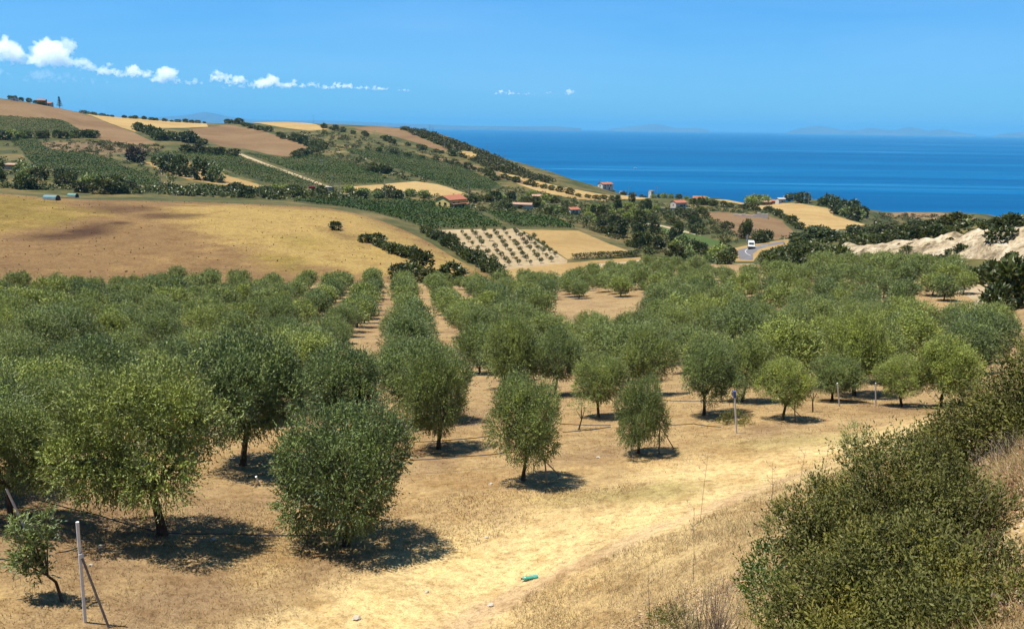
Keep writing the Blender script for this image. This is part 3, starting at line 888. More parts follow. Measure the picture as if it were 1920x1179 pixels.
for g in GAPS: k &= ~in_poly(cand[:, 0], cand[:, 1], g)
for (x, y, w) in taken: k &= np.hypot(cand[:, 0]-x, cand[:, 1]-y) > w + 1.35
cand = cand[k]; rank = rank[k]
cz = terrain(cand[:, 0], cand[:, 1])
cp = np.stack([cand[:, 0], cand[:, 1], cz], 1)
px_, py_ = to_pix(cp)
dist = np.linalg.norm(cp, axis=1)
vis = (px_ > -90) & (px_ < 2010)
cp, px_, dist, rank = cp[vis], px_[vis], dist[vis], rank[vis]
order = np.argsort(dist)
print('grove trees', len(order), 'heroes', len(HEROES))
ORD = 'first second third fourth fifth sixth seventh eighth ninth tenth eleventh twelfth thirteenth fourteenth fifteenth sixteenth seventeenth eighteenth nineteenth twentieth'.split()
ORD += ['twenty-'+w for w in ORD[:9]] + ['thirtieth'] + ['thirty-'+w for w in ORD[:9]] + ['fortieth'] + ['forty-'+w for w in ORD[:9]] + ['fiftieth']
near_rank = {}
for i in order[:310-len(HEROES)]:
    near_rank.setdefault(int(rank[i]), []).append(i)
own_label = {}
for n_, j in enumerate(sorted(near_rank)):
    row = sorted(near_rank[j], key=lambda i: px_[i])
    for q_, i in enumerate(row):
        own_label[i] = 'olive tree, %s from the left in the %s rank behind the front trees' % (ORD[min(q_, 49)], ORD[min(n_, 49)])
def grove_label(px, d):
    side = 'left' if px < 640 else ('middle' if px < 1280 else 'right')
    if d < 75: a = {'left': 'tightly packed olive tree behind the largest tree', 'middle': 'olive tree in the second ranks behind the slender young tree', 'right': 'olive tree in the second ranks behind the metal posts'}[side]
    elif d < 125: a = {'left': 'olive tree amid the dense left part of the grove', 'middle': 'olive tree beside the bare lanes in mid grove', 'right': 'olive tree amid the dense right part of the grove'}[side]
    else: a = {'left': 'distant olive tree along the foot of the tawny hill', 'middle': 'distant olive tree before the young orchard', 'right': 'distant olive tree towards the road and sandstone cutting'}[side]
    return a
NIND = 310
far_v, far_f, nv = [], [], 0
far_src = []
for m in OL_C[2]:
    a = np.empty(len(m.vertices)*3, np.float32); m.vertices.foreach_get('co', a)
    far_src.append(a.reshape(-1, 3))
for n_, i in enumerate(order):
    p, d = cp[i], dist[i]
    h = T_RNG.uniform(3.0, 4.3)*(0.82 if d < 62 else 0.95); w = h*T_RNG.uniform(0.95, 1.25)
    if T_RNG.random() < 0.14: h *= 0.7; w *= 0.66
    if n_ < NIND - len(HEROES):
        lod = 0 if d < 42 else (1 if d < 92 else 2)
        grp = grove_label(px_[i], d)
        olive_tree(tuple(p), h, w, lod, T_RNG, own_label.get(i, grp), grp.replace('olive tree', 'olive trees'), low=T_RNG.uniform(0, 0.1))
    else:
        q = far_src[n_ % len(far_src)]
        a = T_RNG.uniform(0, 6.28)
        x = (q[:, 0]*math.cos(a)-q[:, 1]*math.sin(a))*w/OL_W + p[0]
        y = (q[:, 0]*math.sin(a)+q[:, 1]*math.cos(a))*w/OL_W + p[1]
        z = q[:, 2]*h/OL_H + p[2]
        far_v.append(np.stack([x, y, z], 1)); nv += len(q)
if far_v:
    fv = np.vstack(far_v)
    tag(link('olive_grove', np_mesh('olive_grove', fv, np.arange(len(fv)).reshape(-1, 4), M['olive'])), 'farthest ranks of olive trees merging into one green mass', kind='stuff')

# ------------------------------------------------------------------ bushes and far trees
def bush_mesh(seed, mat, k=7, n=260, leaf=0.16, tall=1.0, zc=0.42):
    rng = np.random.default_rng(seed)
    d = unit(rng.normal(size=(k, 3)))
    cen = np.stack([d[:, 0]*0.26, d[:, 1]*0.26, zc*tall + np.abs(d[:, 2])*0.14*tall], 1)
    rr = rng.uniform(0.17, 0.30, k)
    rad = np.stack([rr, rr, rr*tall], 1)
    cen = np.vstack([cen, [[0, 0, zc*0.75*tall]]]); rad = np.vstack([rad, [[0.34, 0.34, 0.34*tall]]])
    v, f = lumps_foliage(cen, rad, n, 3, 0.10, leaf, leaf*0.5, rng, upb=0.35, shell=0.65, zmin=0.0)
    return np_mesh('bush', v, f, mat)
BUSH = {'dark': [bush_mesh(300+i, M['maquis']) for i in range(5)],
        'grey': [bush_mesh(320+i, M['greybush']) for i in range(4)],
        'cypress': [bush_mesh(340+i, M['maquis'], 6, 480, 0.15, 2.2, 0.5) for i in range(2)],
        'olive': [bush_mesh(350+i, M['olive'], 7, 260, 0.15) for i in range(3)],
        'wine': [bush_mesh(360, leaf_mat('plum leaves', (0.05, 0.035, 0.035), (0.07, 0.05, 0.05)))]}
B_RNG = random.Random(11)
SCRUB = []         # small clumps that join the undergrowth
BUSHES = []
def put_bush(x, y, size, kind, label, group, flat=1.0, name='bush'):
    z = float(terrain(x, y)[0])
    kk = kind if isinstance(kind, str) else B_RNG.choice(kind)
    s = size*B_RNG.uniform(0.85, 1.15)
    BUSHES.append((x, y, z - size*0.04, s, s*B_RNG.uniform(0.85, 1.2), s*flat*B_RNG.uniform(0.85, 1.15), B_RNG.uniform(0, 6.28), B_RNG.choice(BUSH[kk]), kk, label, group, size))
def build_bushes(limit):
    P = np.array([b[:3] for b in BUSHES])
    d = np.linalg.norm(P, axis=1)
    px, py = to_pix(P)
    show = np.array([b[11] for b in BUSHES])/d
    show[(px < -25) | (px > 1945)] = 0
    for b in range(len(BUSHES)):
        if BUSHES[b][10] is None or BUSHES[b][8] in ('cypress', 'wine') or 'lone' in BUSHES[b][9]: show[b] += 1
    rest = {}
    first = np.argsort(-show)[:limit]
    same = {}
    for i in sorted(first, key=lambda i: px[i]): same.setdefault(BUSHES[i][9], []).append(i)
    unique = {}
    for lab, L in same.items():
        for q_, i in enumerate(L):
            unique[i] = lab if len(L) == 1 else '%s, %s from the left' % (lab, ORD[min(q_, 49)])
    for n_, i in enumerate(np.argsort(-show)):
        x, y, z, sx, sy, sz, a, me, kk, label, group, _ = BUSHES[i]
        if n_ < limit:
            o = link('narrow_tree' if kk == 'cypress' else 'bush', me)
            o.location = (x, y, z); o.scale = (sx, sy, sz); o.rotation_euler = (0, 0, a)
            tag(o, unique[i], 'tree' if kk == 'cypress' else 'bush', group)
        elif show[i] > 0:
            q = np.empty(len(me.vertices)*3, np.float32); me.vertices.foreach_get('co', q); q = q.reshape(-1, 3)
            rest.setdefault(me.materials[0].name, []).append(np.stack([(q[:, 0]*sx*math.cos(a)-q[:, 1]*sy*math.sin(a))+x, (q[:, 0]*sx*math.sin(a)+q[:, 1]*sy*math.cos(a))+y, q[:, 2]*sz+z], 1))
    for k, L in rest.items():
        v = np.vstack(L)
        tag(link('shrubbery', np_mesh('shrubbery', v, np.arange(len(v)).reshape(-1, 4), bpy.data.materials[k])), 'smallest far shrubs with %s merging along hedges and slopes' % k, kind='stuff')

def bush_line(pp, n, size, kind, label, jit=0.35, flat=0.9, name='bush'):
    g = ground_hit([p[0] for p in pp], [p[1] for p in pp])
    seg = np.hypot(*np.diff(g[:, :2], axis=0).T); cum = np.concatenate([[0], np.cumsum(seg)])
    for i in range(n):
        s = cum[-1]*(i+0.5)/n
        k = min(len(seg)-1, int(np.searchsorted(cum, s))-1 if s > 0 else 0)
        t = (s-cum[k])/max(seg[k], 1e-6)
        p = g[k]+(g[k+1]-g[k])*t
        sz = size*B_RNG.uniform(0.7, 1.25)
        put_bush(p[0]+B_RNG.uniform(-jit, jit)*size, p[1]+B_RNG.uniform(-jit, jit)*size, sz, kind, label, label.replace('bush', 'bushes', 1) if 'bush' in label else label + ' (row)', flat, name)

def scatter(pp, n, rng, gap=0.0):
    w = world_poly(pp, 30)
    lo, hi = w.min(0), w.max(0)
    out = []
    tries = 0
    while len(out) < n and tries < 60:
        q = np.stack([rng.uniform(lo[0], hi[0], n*3), rng.uniform(lo[1], hi[1], n*3)], 1)
        q = q[in_poly(q[:, 0], q[:, 1], w)]
        for a in q:
            if len(out) >= n: break
            if gap and any((a[0]-b[0])**2+(a[1]-b[1])**2 < gap*gap for b in out): continue
            out.append(a)
        tries += 1
    return out
S_RNG = np.random.default_rng(3)
def bush_area(pp, n, s0, s1, kind, label, gap=2.0, flat=0.85, name='bush'):
    for a in scatter(pp, n, S_RNG, gap):
        if in_field(a[0], a[1]): continue
        put_bush(a[0], a[1], B_RNG.uniform(s0, s1), kind, label, label.replace('bush', 'bushes', 1).replace(' tree ', ' trees ', 1), flat, name)
WB = [(*w.min(0), *w.max(0)) for w in WP]
def in_field(x, y):
    for i, w in enumerate(WP):
        if i in (14, 24, 32): continue
        b = WB[i]
        if b[0] < x < b[2] and b[1] < y < b[3] and in_poly(np.array([x]), np.array([y]), w)[0]: return True
    return False
def scrub_area(pp, n, s0, s1, kind, gap=0.0):
    for a in scatter(pp, n, S_RNG, gap):
        if in_field(a[0], a[1]): continue
        SCRUB.append((a[0], a[1], S_RNG.uniform(s0, s1), kind))

DG = ['dark', 'dark', 'grey']
# hedges and thickets on the far hill
bush_line([(-40,262),(60,258),(120,260),(182,257)], 15, 8.5, ['dark', 'grey', 'olive'], 'bush in the hedge between the two upper left vineyards')
bush_line([(14,185),(30,187),(60,191),(84,195)], 6, 7, 'dark', 'bush beside the farmhouse on the hilltop', 0.2, 0.8)
bush_line([(150,212),(214,220)], 7, 5, 'dark', 'low bush along the skyline right of the tall conifer', 0.2, 0.6)
bush_line([(226,221),(300,227),(390,232)], 13, 5.5, 'dark', 'low bush along the skyline above the golden strip', 0.25, 0.65)
bush_line([(252,244),(286,252),(300,262),(352,266),(398,272)], 17, 10, 'dark', 'bush in the dark thicket left of the rounded brown field', 0.5, 0.8)
bush_line([(345,286),(390,288),(440,292)], 9, 8, DG, 'bush in the hedge above the ochre wedge', 0.2, 0.75)
bush_line([(425,231),(470,240),(512,248)], 9, 9, 'dark', 'bush in the hedge over the rounded brown field', 0.2, 0.6)
bush_line([(520,255),(560,266),(604,280),(580,290),(552,296)], 13, 9, 'dark', 'bush in the hedge right of the rounded brown field', 0.3, 0.75)
bush_line([(300,310),(330,322),(352,332),(398,338),(410,344)], 8, 11, ['dark', 'dark', 'olive'], 'tall bush in the clump before the ochre wedge', 0.4, 1.05)
bush_line([(250,306),(256,303)], 1, 10, 'wine', 'plum coloured round bush at the corner of the ochre wedge', 0.1, 1.0)
bush_line([(700,283),(760,292),(830,302),(905,322),(935,340)], 17, 6, DG, 'bush in the hedge above the broad vineyard', 0.25, 0.7)
bush_line([(600,240),(660,250),(720,262),(780,276),(850,294)], 16, 7, DG, 'scattered bush on the upper slope below the ploughed strip', 0.8, 0.7)
bush_line([(690,325),(705,322),(740,328)], 5, 7, 'dark', 'bush among the dry banks beside the far vineyards', 0.5, 0.85)
bush_line([(940,334),(1010,352),(1080,368),(1160,378)], 16, 5.5, DG, 'bush in the hedge under the long golden strip', 0.3, 0.7)
bush_line([(1140,356),(1200,366),(1260,373),(1335,377)], 14, 4.5, ['dark', 'olive', 'grey'], 'low bush along the skyline beside the white tower', 0.3, 0.7)
bush_line([(1290,383),(1340,386),(1400,392),(1440,398)], 12, 6, DG, 'bush in the thicket right of the pinkish white house', 0.4, 0.8)
bush_line([(1440,396),(1476,416),(1506,433)], 9, 5, 'dark', 'bush along the lower edge of the bright golden field', 0.15, 0.8)
bush_line([(1400,378),(1420,379),(1440,380)], 5, 10, 'olive', 'tall rounded bush before the sea beside the far red roofs', 0.3, 0.8)
# valley floor
bush_area([(-60,322),(60,316),(130,332),(240,348),(300,354),(300,368),(100,362),(-60,352)], 30, 5.5, 9, ['dark', 'olive', 'dark', 'grey'], 'dark tree like bush behind the two green tank sheds', 5, 0.85)
bush_area([(330,352),(480,354),(600,360),(640,374),(480,372),(330,368)], 20, 4, 7.5, ['dark', 'olive'], 'bush in the strip behind the tawny hill', 4, 0.75)
bush_area([(655,360),(800,366),(815,374),(720,374),(650,370)], 12, 4, 7, ['dark', 'olive'], 'bush in the row left of the yellow house', 4, 0.8)
bush_area([(876,368),(990,366),(1076,382),(1100,404),(1030,404),(960,396),(884,384)], 30, 4, 6.5, ['dark', 'olive', 'grey'], 'bush in the gardens right of the yellow house', 4, 0.8)
bush_area([(1090,404),(1180,384),(1240,392),(1200,420),(1290,462),(1340,486),(1262,492),(1206,478),(1130,442)], 80, 3.0, 5.4, ['dark', 'olive', 'olive', 'grey', 'cypress'], 'tree like bush in the thicket right of the stubble field', 3.0, 0.95)
bush_area([(1230,398),(1300,392),(1330,400),(1380,440),(1340,448),(1280,430),(1215,416)], 22, 4, 7, DG, 'bush on the scrubby knoll under the pinkish white house', 3, 0.7)
bush_line([(1388,447),(1398,448),(1404,446)], 3, 3.6, 'cypress', 'narrow dark tree standing behind the white van', 0.2, 1.0)
bush_area([(1412,452),(1450,446),(1456,456),(1420,458)], 4, 4, 6, 'dark', 'dark bush beside the road behind the white van', 2, 0.8)
bush_area([(1320,472),(1372,470),(1374,496),(1330,500)], 9, 3.5, 5, ['dark', 'olive'], 'bush crowding the near side of the road', 3, 0.9)
bush_area([(1480,376),(1556,378),(1598,392),(1625,412),(1600,420),(1560,402),(1520,388)], 24, 7, 11, ['olive', 'dark'], 'pine like bush in the wood beside the golden field', 5, 0.8)
bush_area([(1480,452),(1600,432),(1740,416),(1850,414),(1800,432),(1640,452),(1500,468)], 32, 5, 9, ['grey', 'dark'], 'grey green bush on the slope above the cutting', 4, 0.6)
bush_area([(1440,482),(1500,470),(1560,478),(1600,498),(1500,500),(1430,504)], 24, 3.5, 5, 'dark', 'dark bush between the road and the sandstone cutting', 2.5, 0.85)
bush_area([(1560,468),(1640,456),(1740,440),(1850,428),(1960,412),(1960,424),(1860,436),(1740,449),(1640,462)], 34, 2.6, 4.0, 'dark', 'dark bush crowning the sandstone cutting', 2.0, 0.8)
bush_area([(1640,498),(1740,498),(1800,512),(1960,520),(1960,540),(1810,534),(1720,512)], 24, 2.6, 3.8, 'dark', 'dark bush at the foot of the sandstone cutting', 2.2, 0.85)
for q, s in (((1876,462), 5.2), ((1800,478), 2.6), ((1700,478), 2.4), ((1896,492), 3.0)):
    p = hit(*q); put_bush(p[0], p[1], s, 'dark', {5.2: 'round dark bush alone on the bare sandstone', 2.6: 'small bush low on the sandstone face', 2.4: 'smaller bush at the left of the sandstone face', 3.0: 'bush at the lower right end of the sandstone'}[s], 'bushes on the sandstone', 0.95)
for q, s in (((1892,578), 5.6), ((1912,560), 5.0), ((1925,540), 5.5), ((1868,590), 3.6)):
    p = hit(*q); put_bush(p[0], p[1], s, 'dark', 'dark bush beside the pale dusty track', 'dark bushes beside the pale track', 0.95)
for a in scatter([(1600,474),(1700,462),(1800,456),(1920,442),(1920,490),(1800,480),(1700,480),(1620,486)], 16, S_RNG, 3):
    put_bush(a[0], a[1], B_RNG.uniform(1.2, 2.2), ['dark', 'grey'], 'little shrub rooted in the sandstone cutting', 'little shrubs rooted in the sandstone cutting', 0.8)
# on the tawny hill and its edge
bush_line([(798,436),(830,456),(866,478),(900,498),(936,522)], 26, 4.0, 'dark', 'bush in the hedge down the edge of the tawny hill', 0.25, 0.8)
bush_line([(690,452),(712,462),(740,474),(766,484)], 11, 4.2, 'dark', 'bush in the long dark thicket on the tawny hill', 0.35, 0.75)
p = hit(631, 431); put_bush(p[0], p[1], 3.6, 'dark', 'small lone bush high on the tawny hill', None, 1.0)
p = hit(792, 505); put_bush(p[0], p[1], 5.4, 'dark', 'larger lone bush low on the tawny hill', None, 1.0)
bush_line([(735,522),(790,528),(850,532)], 7, 4.2, ['dark', 'grey'], 'bush at the back of the grove below the tawny hill', 0.4, 0.8)
build_bushes(295)
# undergrowth
scrub_area([(740,240),(800,248),(900,284),(1000,329),(1060,346),(960,336),(880,302),(790,258)], 620, 3, 6.5, 'grey')
scrub_area([(400,262),(620,246),(860,300),(940,345),(700,330),(560,300)], 220, 2, 5, 'grey')
scrub_area([(-80,262),(240,290),(330,300),(330,352),(-80,352)], 160, 2, 4.5, 'dark')
scrub_area([(-60,352),(300,366),(560,376),(640,376),(700,372),(640,362),(300,352)], 420, 2, 5, 'dark')
scrub_area([(400,262),(620,246),(860,300),(940,345),(700,340),(560,300)], 380, 2, 5, 'dark')
scrub_area([(500,350),(960,352),(1180,378),(1330,384),(1440,400),(1360,460),(1200,470),(1080,420),(640,376)], 1100, 1.3, 3.4, 'dark')
scrub_area([(1060,395),(1200,388),(1340,400),(1400,440),(1360,475),(1230,480),(1100,430)], 500, 1.2, 3.0, 'grey')
scrub_area([(1440,446),(1640,424),(1900,414),(1960,420),(1740,450),(1560,470),(1440,490)], 420, 1.6, 4, 'dark')
scrub_area([(1640,400),(1840,410),(1900,414),(1800,424),(1640,424)], 160, 2, 4, 'grey')
scrub_area([(60,262),(300,270),(330,290),(100,288)], 160, 2, 4, 'grey')
def scrub_build(kind, label):
    vs_, n = [], 0
    src = []
    for s in range(4):
        rng = np.random.default_rng(500+s)
        v, f = lumps_foliage([[0, 0, .25], [.15, .1, .3], [-.12, .12, .22]], [[.35, .35, .3]]*3, 34, 2, 0.12, 0.30, 0.17, rng, upb=0.3, shell=0.6, zmin=0.0)
        src.append(v)
    P = [c for c in SCRUB if c[3] == kind]
    z = terrain([c[0] for c in P], [c[1] for c in P])
    for i, c in enumerate(P):
        q = src[i % 4]; a = i*2.4
        vs_.append(np.stack([(q[:, 0]*math.cos(a)-q[:, 1]*math.sin(a))*c[2]+c[0], (q[:, 0]*math.sin(a)+q[:, 1]*math.cos(a))*c[2]+c[1], q[:, 2]*c[2]*0.75+z[i]], 1))
    v = np.vstack(vs_)
    tag(link('scrub', np_mesh('scrub', v, np.arange(len(v)).reshape(-1, 4), M['maquis' if kind == 'dark' else 'greybush'])), label, kind='stuff')
scrub_build('dark', 'dark green undergrowth over the slopes and valley')
scrub_build('grey', 'grey green heath scrub on the far ridge')

# rough dry grass tufts on the tawny hill
def hill_grass():
    rng = np.random.default_rng(91)
    w = WP[-1]; lo, hi = w.min(0), w.max(0)
    q = np.stack([rng.uniform(-190, hi[0], 90000), rng.uniform(lo[1], hi[1], 90000)], 1)
    q = q[in_poly(q[:, 0], q[:, 1], w)]
    n = vnoise(q[:, 0]/6, q[:, 1]/6, 61) + 0.7*vnoise(q[:, 0]/2.2, q[:, 1]/2.2, 62) + rng.normal(size=len(q))*0.4
    q = q[n > 0.45][:900]
    z = terrain(q[:, 0], q[:, 1])
    m = len(q)
    a = rng.uniform(0, 6.28, m); s = rng.uniform(0.12, 0.32, m)
    d = np.stack([np.cos(a), np.sin(a), np.zeros(m)], 1)*(s*0.6)[:, None]
    b = np.stack([q[:, 0], q[:, 1], z-0.02], 1)
    top = b + np.stack([rng.normal(size=m)*0.1, rng.normal(size=m)*0.1, s], 1)
    v = np.stack([b-d, b+d, top+d*0.7, top-d*0.7], 1).reshape(-1, 3)
    me = np_mesh('hill_grass', v, np.arange(4*m).reshape(-1, 4), M['tawny'])
    col = cover_hill(q[:, 0], q[:, 1]) * rng.uniform(1.0, 1.9, m)[:, None]
    at_ = me.attributes.new('cover', 'FLOAT_COLOR', 'POINT')
    at_.data.foreach_set('color', np.repeat(np.hstack([col, np.ones((m, 1))]), 4, 0).astype(np.float32).ravel())
    tag(link('hill_grass', me), 'rough dry grass tufts all over the tawny hill', kind='stuff')
hill_grass()

# ------------------------------------------------------------------ vineyards: every row a part
def vineyard(fi, spacing, ang, label, hgt=1.5, wid=0.9):
    w = WP[fi]
    ca, sa = math.cos(ang), math.sin(ang)
    u = w[:, 0]*ca + w[:, 1]*sa; v = -w[:, 0]*sa + w[:, 1]*ca
    root = empty('vineyard', (float(w[:, 0].mean()), float(w[:, 1].mean()), float(terrain(w[:, 0].mean(), w[:, 1].mean())[0])))
    org = np.array(root.location)
    rng = np.random.default_rng(fi+70)
    vv = v.min() + spacing*0.7
    nrow = 0
    while vv < v.max()-spacing*0.4:
        xs = []
        for i in range(len(u)):
            j = (i+1) % len(u)
            if (v[i] > vv) != (v[j] > vv): xs.append(u[i] + (u[j]-u[i])*(vv-v[i])/(v[j]-v[i]))
        xs.sort()
        for a, b in zip(xs[::2], xs[1::2]):
            P = []
            L = b-a-1.5
            if L < 3: continue
            n = int(L*8.0)
            uu = a+0.7+L*(np.arange(n)+rng.random(n))/n
            P.append(np.stack([uu, vv+rng.normal(size=len(uu))*wid*0.28], 1))
            P = np.vstack(P)
            x = P[:, 0]*ca - P[:, 1]*sa; y = P[:, 0]*sa + P[:, 1]*ca
            z = terrain(x, y) + hgt*(0.25+0.7*rng.random(len(x)))
            base = np.stack([x, y, z], 1) - org
            D = unit(rng.normal(size=base.shape) + np.array([ca, sa, 0.2])*0.5)
            lv, lf = leaves_np(base - D*0.4, D, 0.8*(0.8+0.4*rng.random(len(x))), 0.6, rng, None, 0.35)
            link('vine_row', np_mesh('vine_row', lv, lf, M['vine']), root)
            nrow += 1
        vv += spacing
    return tag(root, label, 'vineyard')
vineyard(8, 3.6, R(-4), 'vineyard of straight rows in front of the yellow house')
vineyard(9, 3.6, R(-6), 'small vineyard directly above the ochre stubble field')
vineyard(10, 7, R(4), 'vineyard just below the brown hilltop field', 1.8, 1.7)
vineyard(13, 6.5, R(3), 'vineyard on the left slope above the two green tank sheds', 1.8, 1.7)
vineyard(16, 6.0, R(-12), 'curving vineyard left of the straight pale track', 1.8, 1.7)
vineyard(18, 6.0, R(-12), 'vineyard right of the straight pale track', 1.8, 1.7)
vineyard(23, 6.5, R(-14), 'broad vineyard in the middle of the far hill', 1.8, 1.7)

# ------------------------------------------------------------------ the young orchard
YO_C, YO_T = [], []
for i in range(4):
    rng = np.random.default_rng(600+i)
    cen, rad = crown_lumps(rng, 0.95, 0.85, 1.35, 7)
    v, f = lumps_foliage(cen, rad, 170, 3, 0.2, 0.30, 0.12, rng, upb=0.5, shell=0.55)
    YO_C.append(np_mesh('young_crown', v, f, M['youngolive']))
mb = MB(); mb.tube([(0, 0, -.1), (.03, 0, .5), (0, .03, 1.2)], [0.06, 0.05, 0.03], 5); mb.tube([(.02, 0, .6), (.3, .1, 1.3)], [0.03, 0.015], 4); mb.tube([(.02, 0, .7), (-.25, -.2, 1.4)], [0.03, 0.015], 4)
YO_T = mb.mesh('young_trunk', M['bark'])
# rows run away from the viewer: top and bottom pixel of each row
rows = [((840,440),(872,466)),((862,437),(908,483)),((884,436),(934,496)),((905,434),(958,502)),((925,434),(978,500)),((944,433),(1000,500)),((962,432),(1020,497)),((980,440),(1038,494)),((1000,446),(1054,491))]
for ri, (a, b) in enumerate(rows):
    A, B = hit(*a), hit(*b)
    n = max(3, int(round(math.hypot(*(B-A)[:2])/7.8)))
    for k in range(n):
        if B_RNG.random() < 0.08: continue
        t = (k+0.5)/n
        x, y = A[0]+(B[0]-A[0])*t+B_RNG.uniform(-.3, .3), A[1]+(B[1]-A[1])*t+B_RNG.uniform(-.3, .3)
        s = B_RNG.uniform(0.58, 0.98)
        e_ = empty('young_olive_tree', (x, y, float(terrain(x, y)[0])), B_RNG.uniform(0, 6.28)); e_.scale = (s*1.05, s*1.05, s*1.05)
        link('trunk', YO_T, e_); link('crown', B_RNG.choice(YO_C), e_)
        tag(e_, 'young tree, %s from far end, %s row from left, on pale soil' % (ORD[k], ORD[ri]), 'tree', 'young trees in rows on the pale orchard soil')

# ------------------------------------------------------------------ foreground: grass, bushes on the bank, posts, hoses
def at(px, py, d): return pix_dir([px], [py])[0]*d
def gz(x, y): return float(terrain(x, y)[0])
def above(px, py, h):
    """the point h metres above the ground that shows at this pixel"""
    u = pix_dir([px], [py])[0]
    rr = np.geomspace(4, 120, 400)
    g = u[2]*rr - terrain(u[0]*rr, u[1]*rr)
    i = int(np.argmax(g <= h))
    return Vector(u*rr[max(i, 1)])

def straw_mat(name, cols, trans=0.45):
    m, nt, b = new_mat(name)
    nt.nodes.remove(b)
    geo = nt.nodes.new('ShaderNodeNewGeometry')
    r = ramp(nt, geo.outputs['Random Per Island'], [(q, dim(k)) for q, k in cols])
    n = noise(nt, geo.outputs['Position'], 0.5, 4, 0.6)
    t = ramp(nt, n.outputs['Fac'], [(0.33, (0.74, 0.64, 0.55)), (0.55, (1, 1, 1)), (0.7, (1.12, 1.1, 1.0))])
    c = mix(nt, r.outputs[0], t.outputs[0], 1.0, 'MULTIPLY')
    d = nt.nodes.new('ShaderNodeBsdfDiffuse'); lk(nt, c, d.inputs['Color'])
    tr = nt.nodes.new('ShaderNodeBsdfTranslucent'); lk(nt, c, tr.inputs['Color'])
    ms = nt.nodes.new('ShaderNodeMixShader'); ms.inputs[0].default_value = trans
    lk(nt, d.outputs[0], ms.inputs[1]); lk(nt, tr.outputs[0], ms.inputs[2])
    lk(nt, ms.outputs[0], nt.nodes['Material Output'].inputs['Surface'])
    return m
M['straw'] = straw_mat('straw blades', [(0.0, (0.34, 0.22, 0.115)), (0.35, (0.50, 0.36, 0.18)), (0.7, (0.62, 0.475, 0.24)), (1.0, (0.72, 0.59, 0.35))])
M['bankstraw'] = straw_mat('bank straw blades', [(0.0, (0.30, 0.19, 0.09)), (0.35, (0.50, 0.36, 0.175)), (0.7, (0.64, 0.50, 0.26)), (1.0, (0.76, 0.64, 0.40))])
M['litter'] = straw_mat('fallen leaves', [(0.0, (0.26, 0.14, 0.08)), (0.4, (0.48, 0.31, 0.19)), (0.75, (0.58, 0.43, 0.29)), (1.0, (0.66, 0.55, 0.42))], 0.1)

def blades(name, xy, h, w, mat, label, lean=0.5):
    n = len(xy)
    rng = np.random.default_rng(len(name)+n)
    z = terrain(xy[:, 0], xy[:, 1])
    a = rng.uniform(0, 2*np.pi, n)
    d = np.stack([np.cos(a), np.sin(a), np.zeros(n)], 1)
    b = rng.uniform(0, 2*np.pi, n)
    l = rng.random(n)**0.55*lean
    top = np.stack([np.cos(b)*l*1.3, np.sin(b)*l*1.3, np.sqrt(np.maximum(0.02, 1-l*l))], 1)*h[:, None]
    base = np.stack([xy[:, 0], xy[:, 1], z-0.01], 1)
    v = np.stack([base-d*w[:, None]*0.5, base+d*w[:, None]*0.5, base+top], 1).reshape(-1, 3)
    return tag(link(name, np_mesh(name, v, np.arange(3*n).reshape(-1, 3), mat)), label, kind='stuff')

def sector(n, r0, r1, a0, a1, rng):
    r = np.sqrt(rng.uniform(r0*r0, r1*r1, n)); a = rng.uniform(R(a0), R(a1), n)
    return np.stack([r*np.sin(a), r*np.cos(a)], 1)
g_rng = np.random.default_rng(77)
def bank_side(xy):
    """True on the viewer's side of the foot of the bank"""
    poly = np.vstack([TOE[:, :2], [[60, 30], [60, -20], [-5, -20], [-2, 10]]])
    return in_poly(xy[:, 0], xy[:, 1], poly)
xy = np.vstack([sector(90000, 13.5, 24, -33, 33, g_rng), sector(52000, 24, 46, -33, 33, g_rng)])
k = ~bank_side(xy)
xy = xy[k]
r = np.hypot(xy[:, 0], xy[:, 1])
dp = seg_dist(xy[:, 0], xy[:, 1], PATH); dr = seg_dist(xy[:, 0], xy[:, 1], RUT)
cl = vnoise(xy[:, 0]/1.3, xy[:, 1]/1.3, 41) + 0.6*vnoise(xy[:, 0]/0.45, xy[:, 1]/0.45, 42)
keep = (dr > 0.35 + 0.2*g_rng.random(len(xy))) & (cl + g_rng.random(len(xy))*0.9 > -0.05) & ((dp > 1.6) | (g_rng.random(len(xy)) > 0.75))
xy, r, dp, cl = xy[keep], r[keep], dp[keep], cl[keep]
h = (0.035 + 0.07*g_rng.random(len(xy))**1.6 + 0.05*np.clip(cl, 0, 1)*g_rng.random(len(xy))) * np.where(dp < 1.6, 0.55, 1.0)
blades('dry_grass', xy, h, 0.008+0.008*g_rng.random(len(xy))+0.0003*r, M['straw'], 'short dry straw grass over the field beside the path', 0.96)
xy = np.vstack([sector(70000, 6, 13, -4, 34, g_rng), sector(95000, 12, 22, -12, 34, g_rng), sector(20000, 20, 32, 8, 34, g_rng), sector(26000, 4, 13, 30, 60, g_rng)])
xy = xy[bank_side(xy)]
r = np.hypot(xy[:, 0], xy[:, 1])
cl = vnoise(xy[:, 0]/0.8, xy[:, 1]/0.8, 43) + 0.6*vnoise(xy[:, 0]/0.3, xy[:, 1]/0.3, 44)
keep = cl + g_rng.random(len(xy)) > 0.0
xy, cl = xy[keep], cl[keep]
h = 0.06 + 0.13*g_rng.random(len(xy))**1.5 + 0.16*np.clip(cl-0.2, 0, 1)*g_rng.random(len(xy))
blades('bank_grass', xy, h, 0.006+0.007*g_rng.random(len(xy)), M['bankstraw'], 'tall dry reddish grass on the near bank', 0.97)
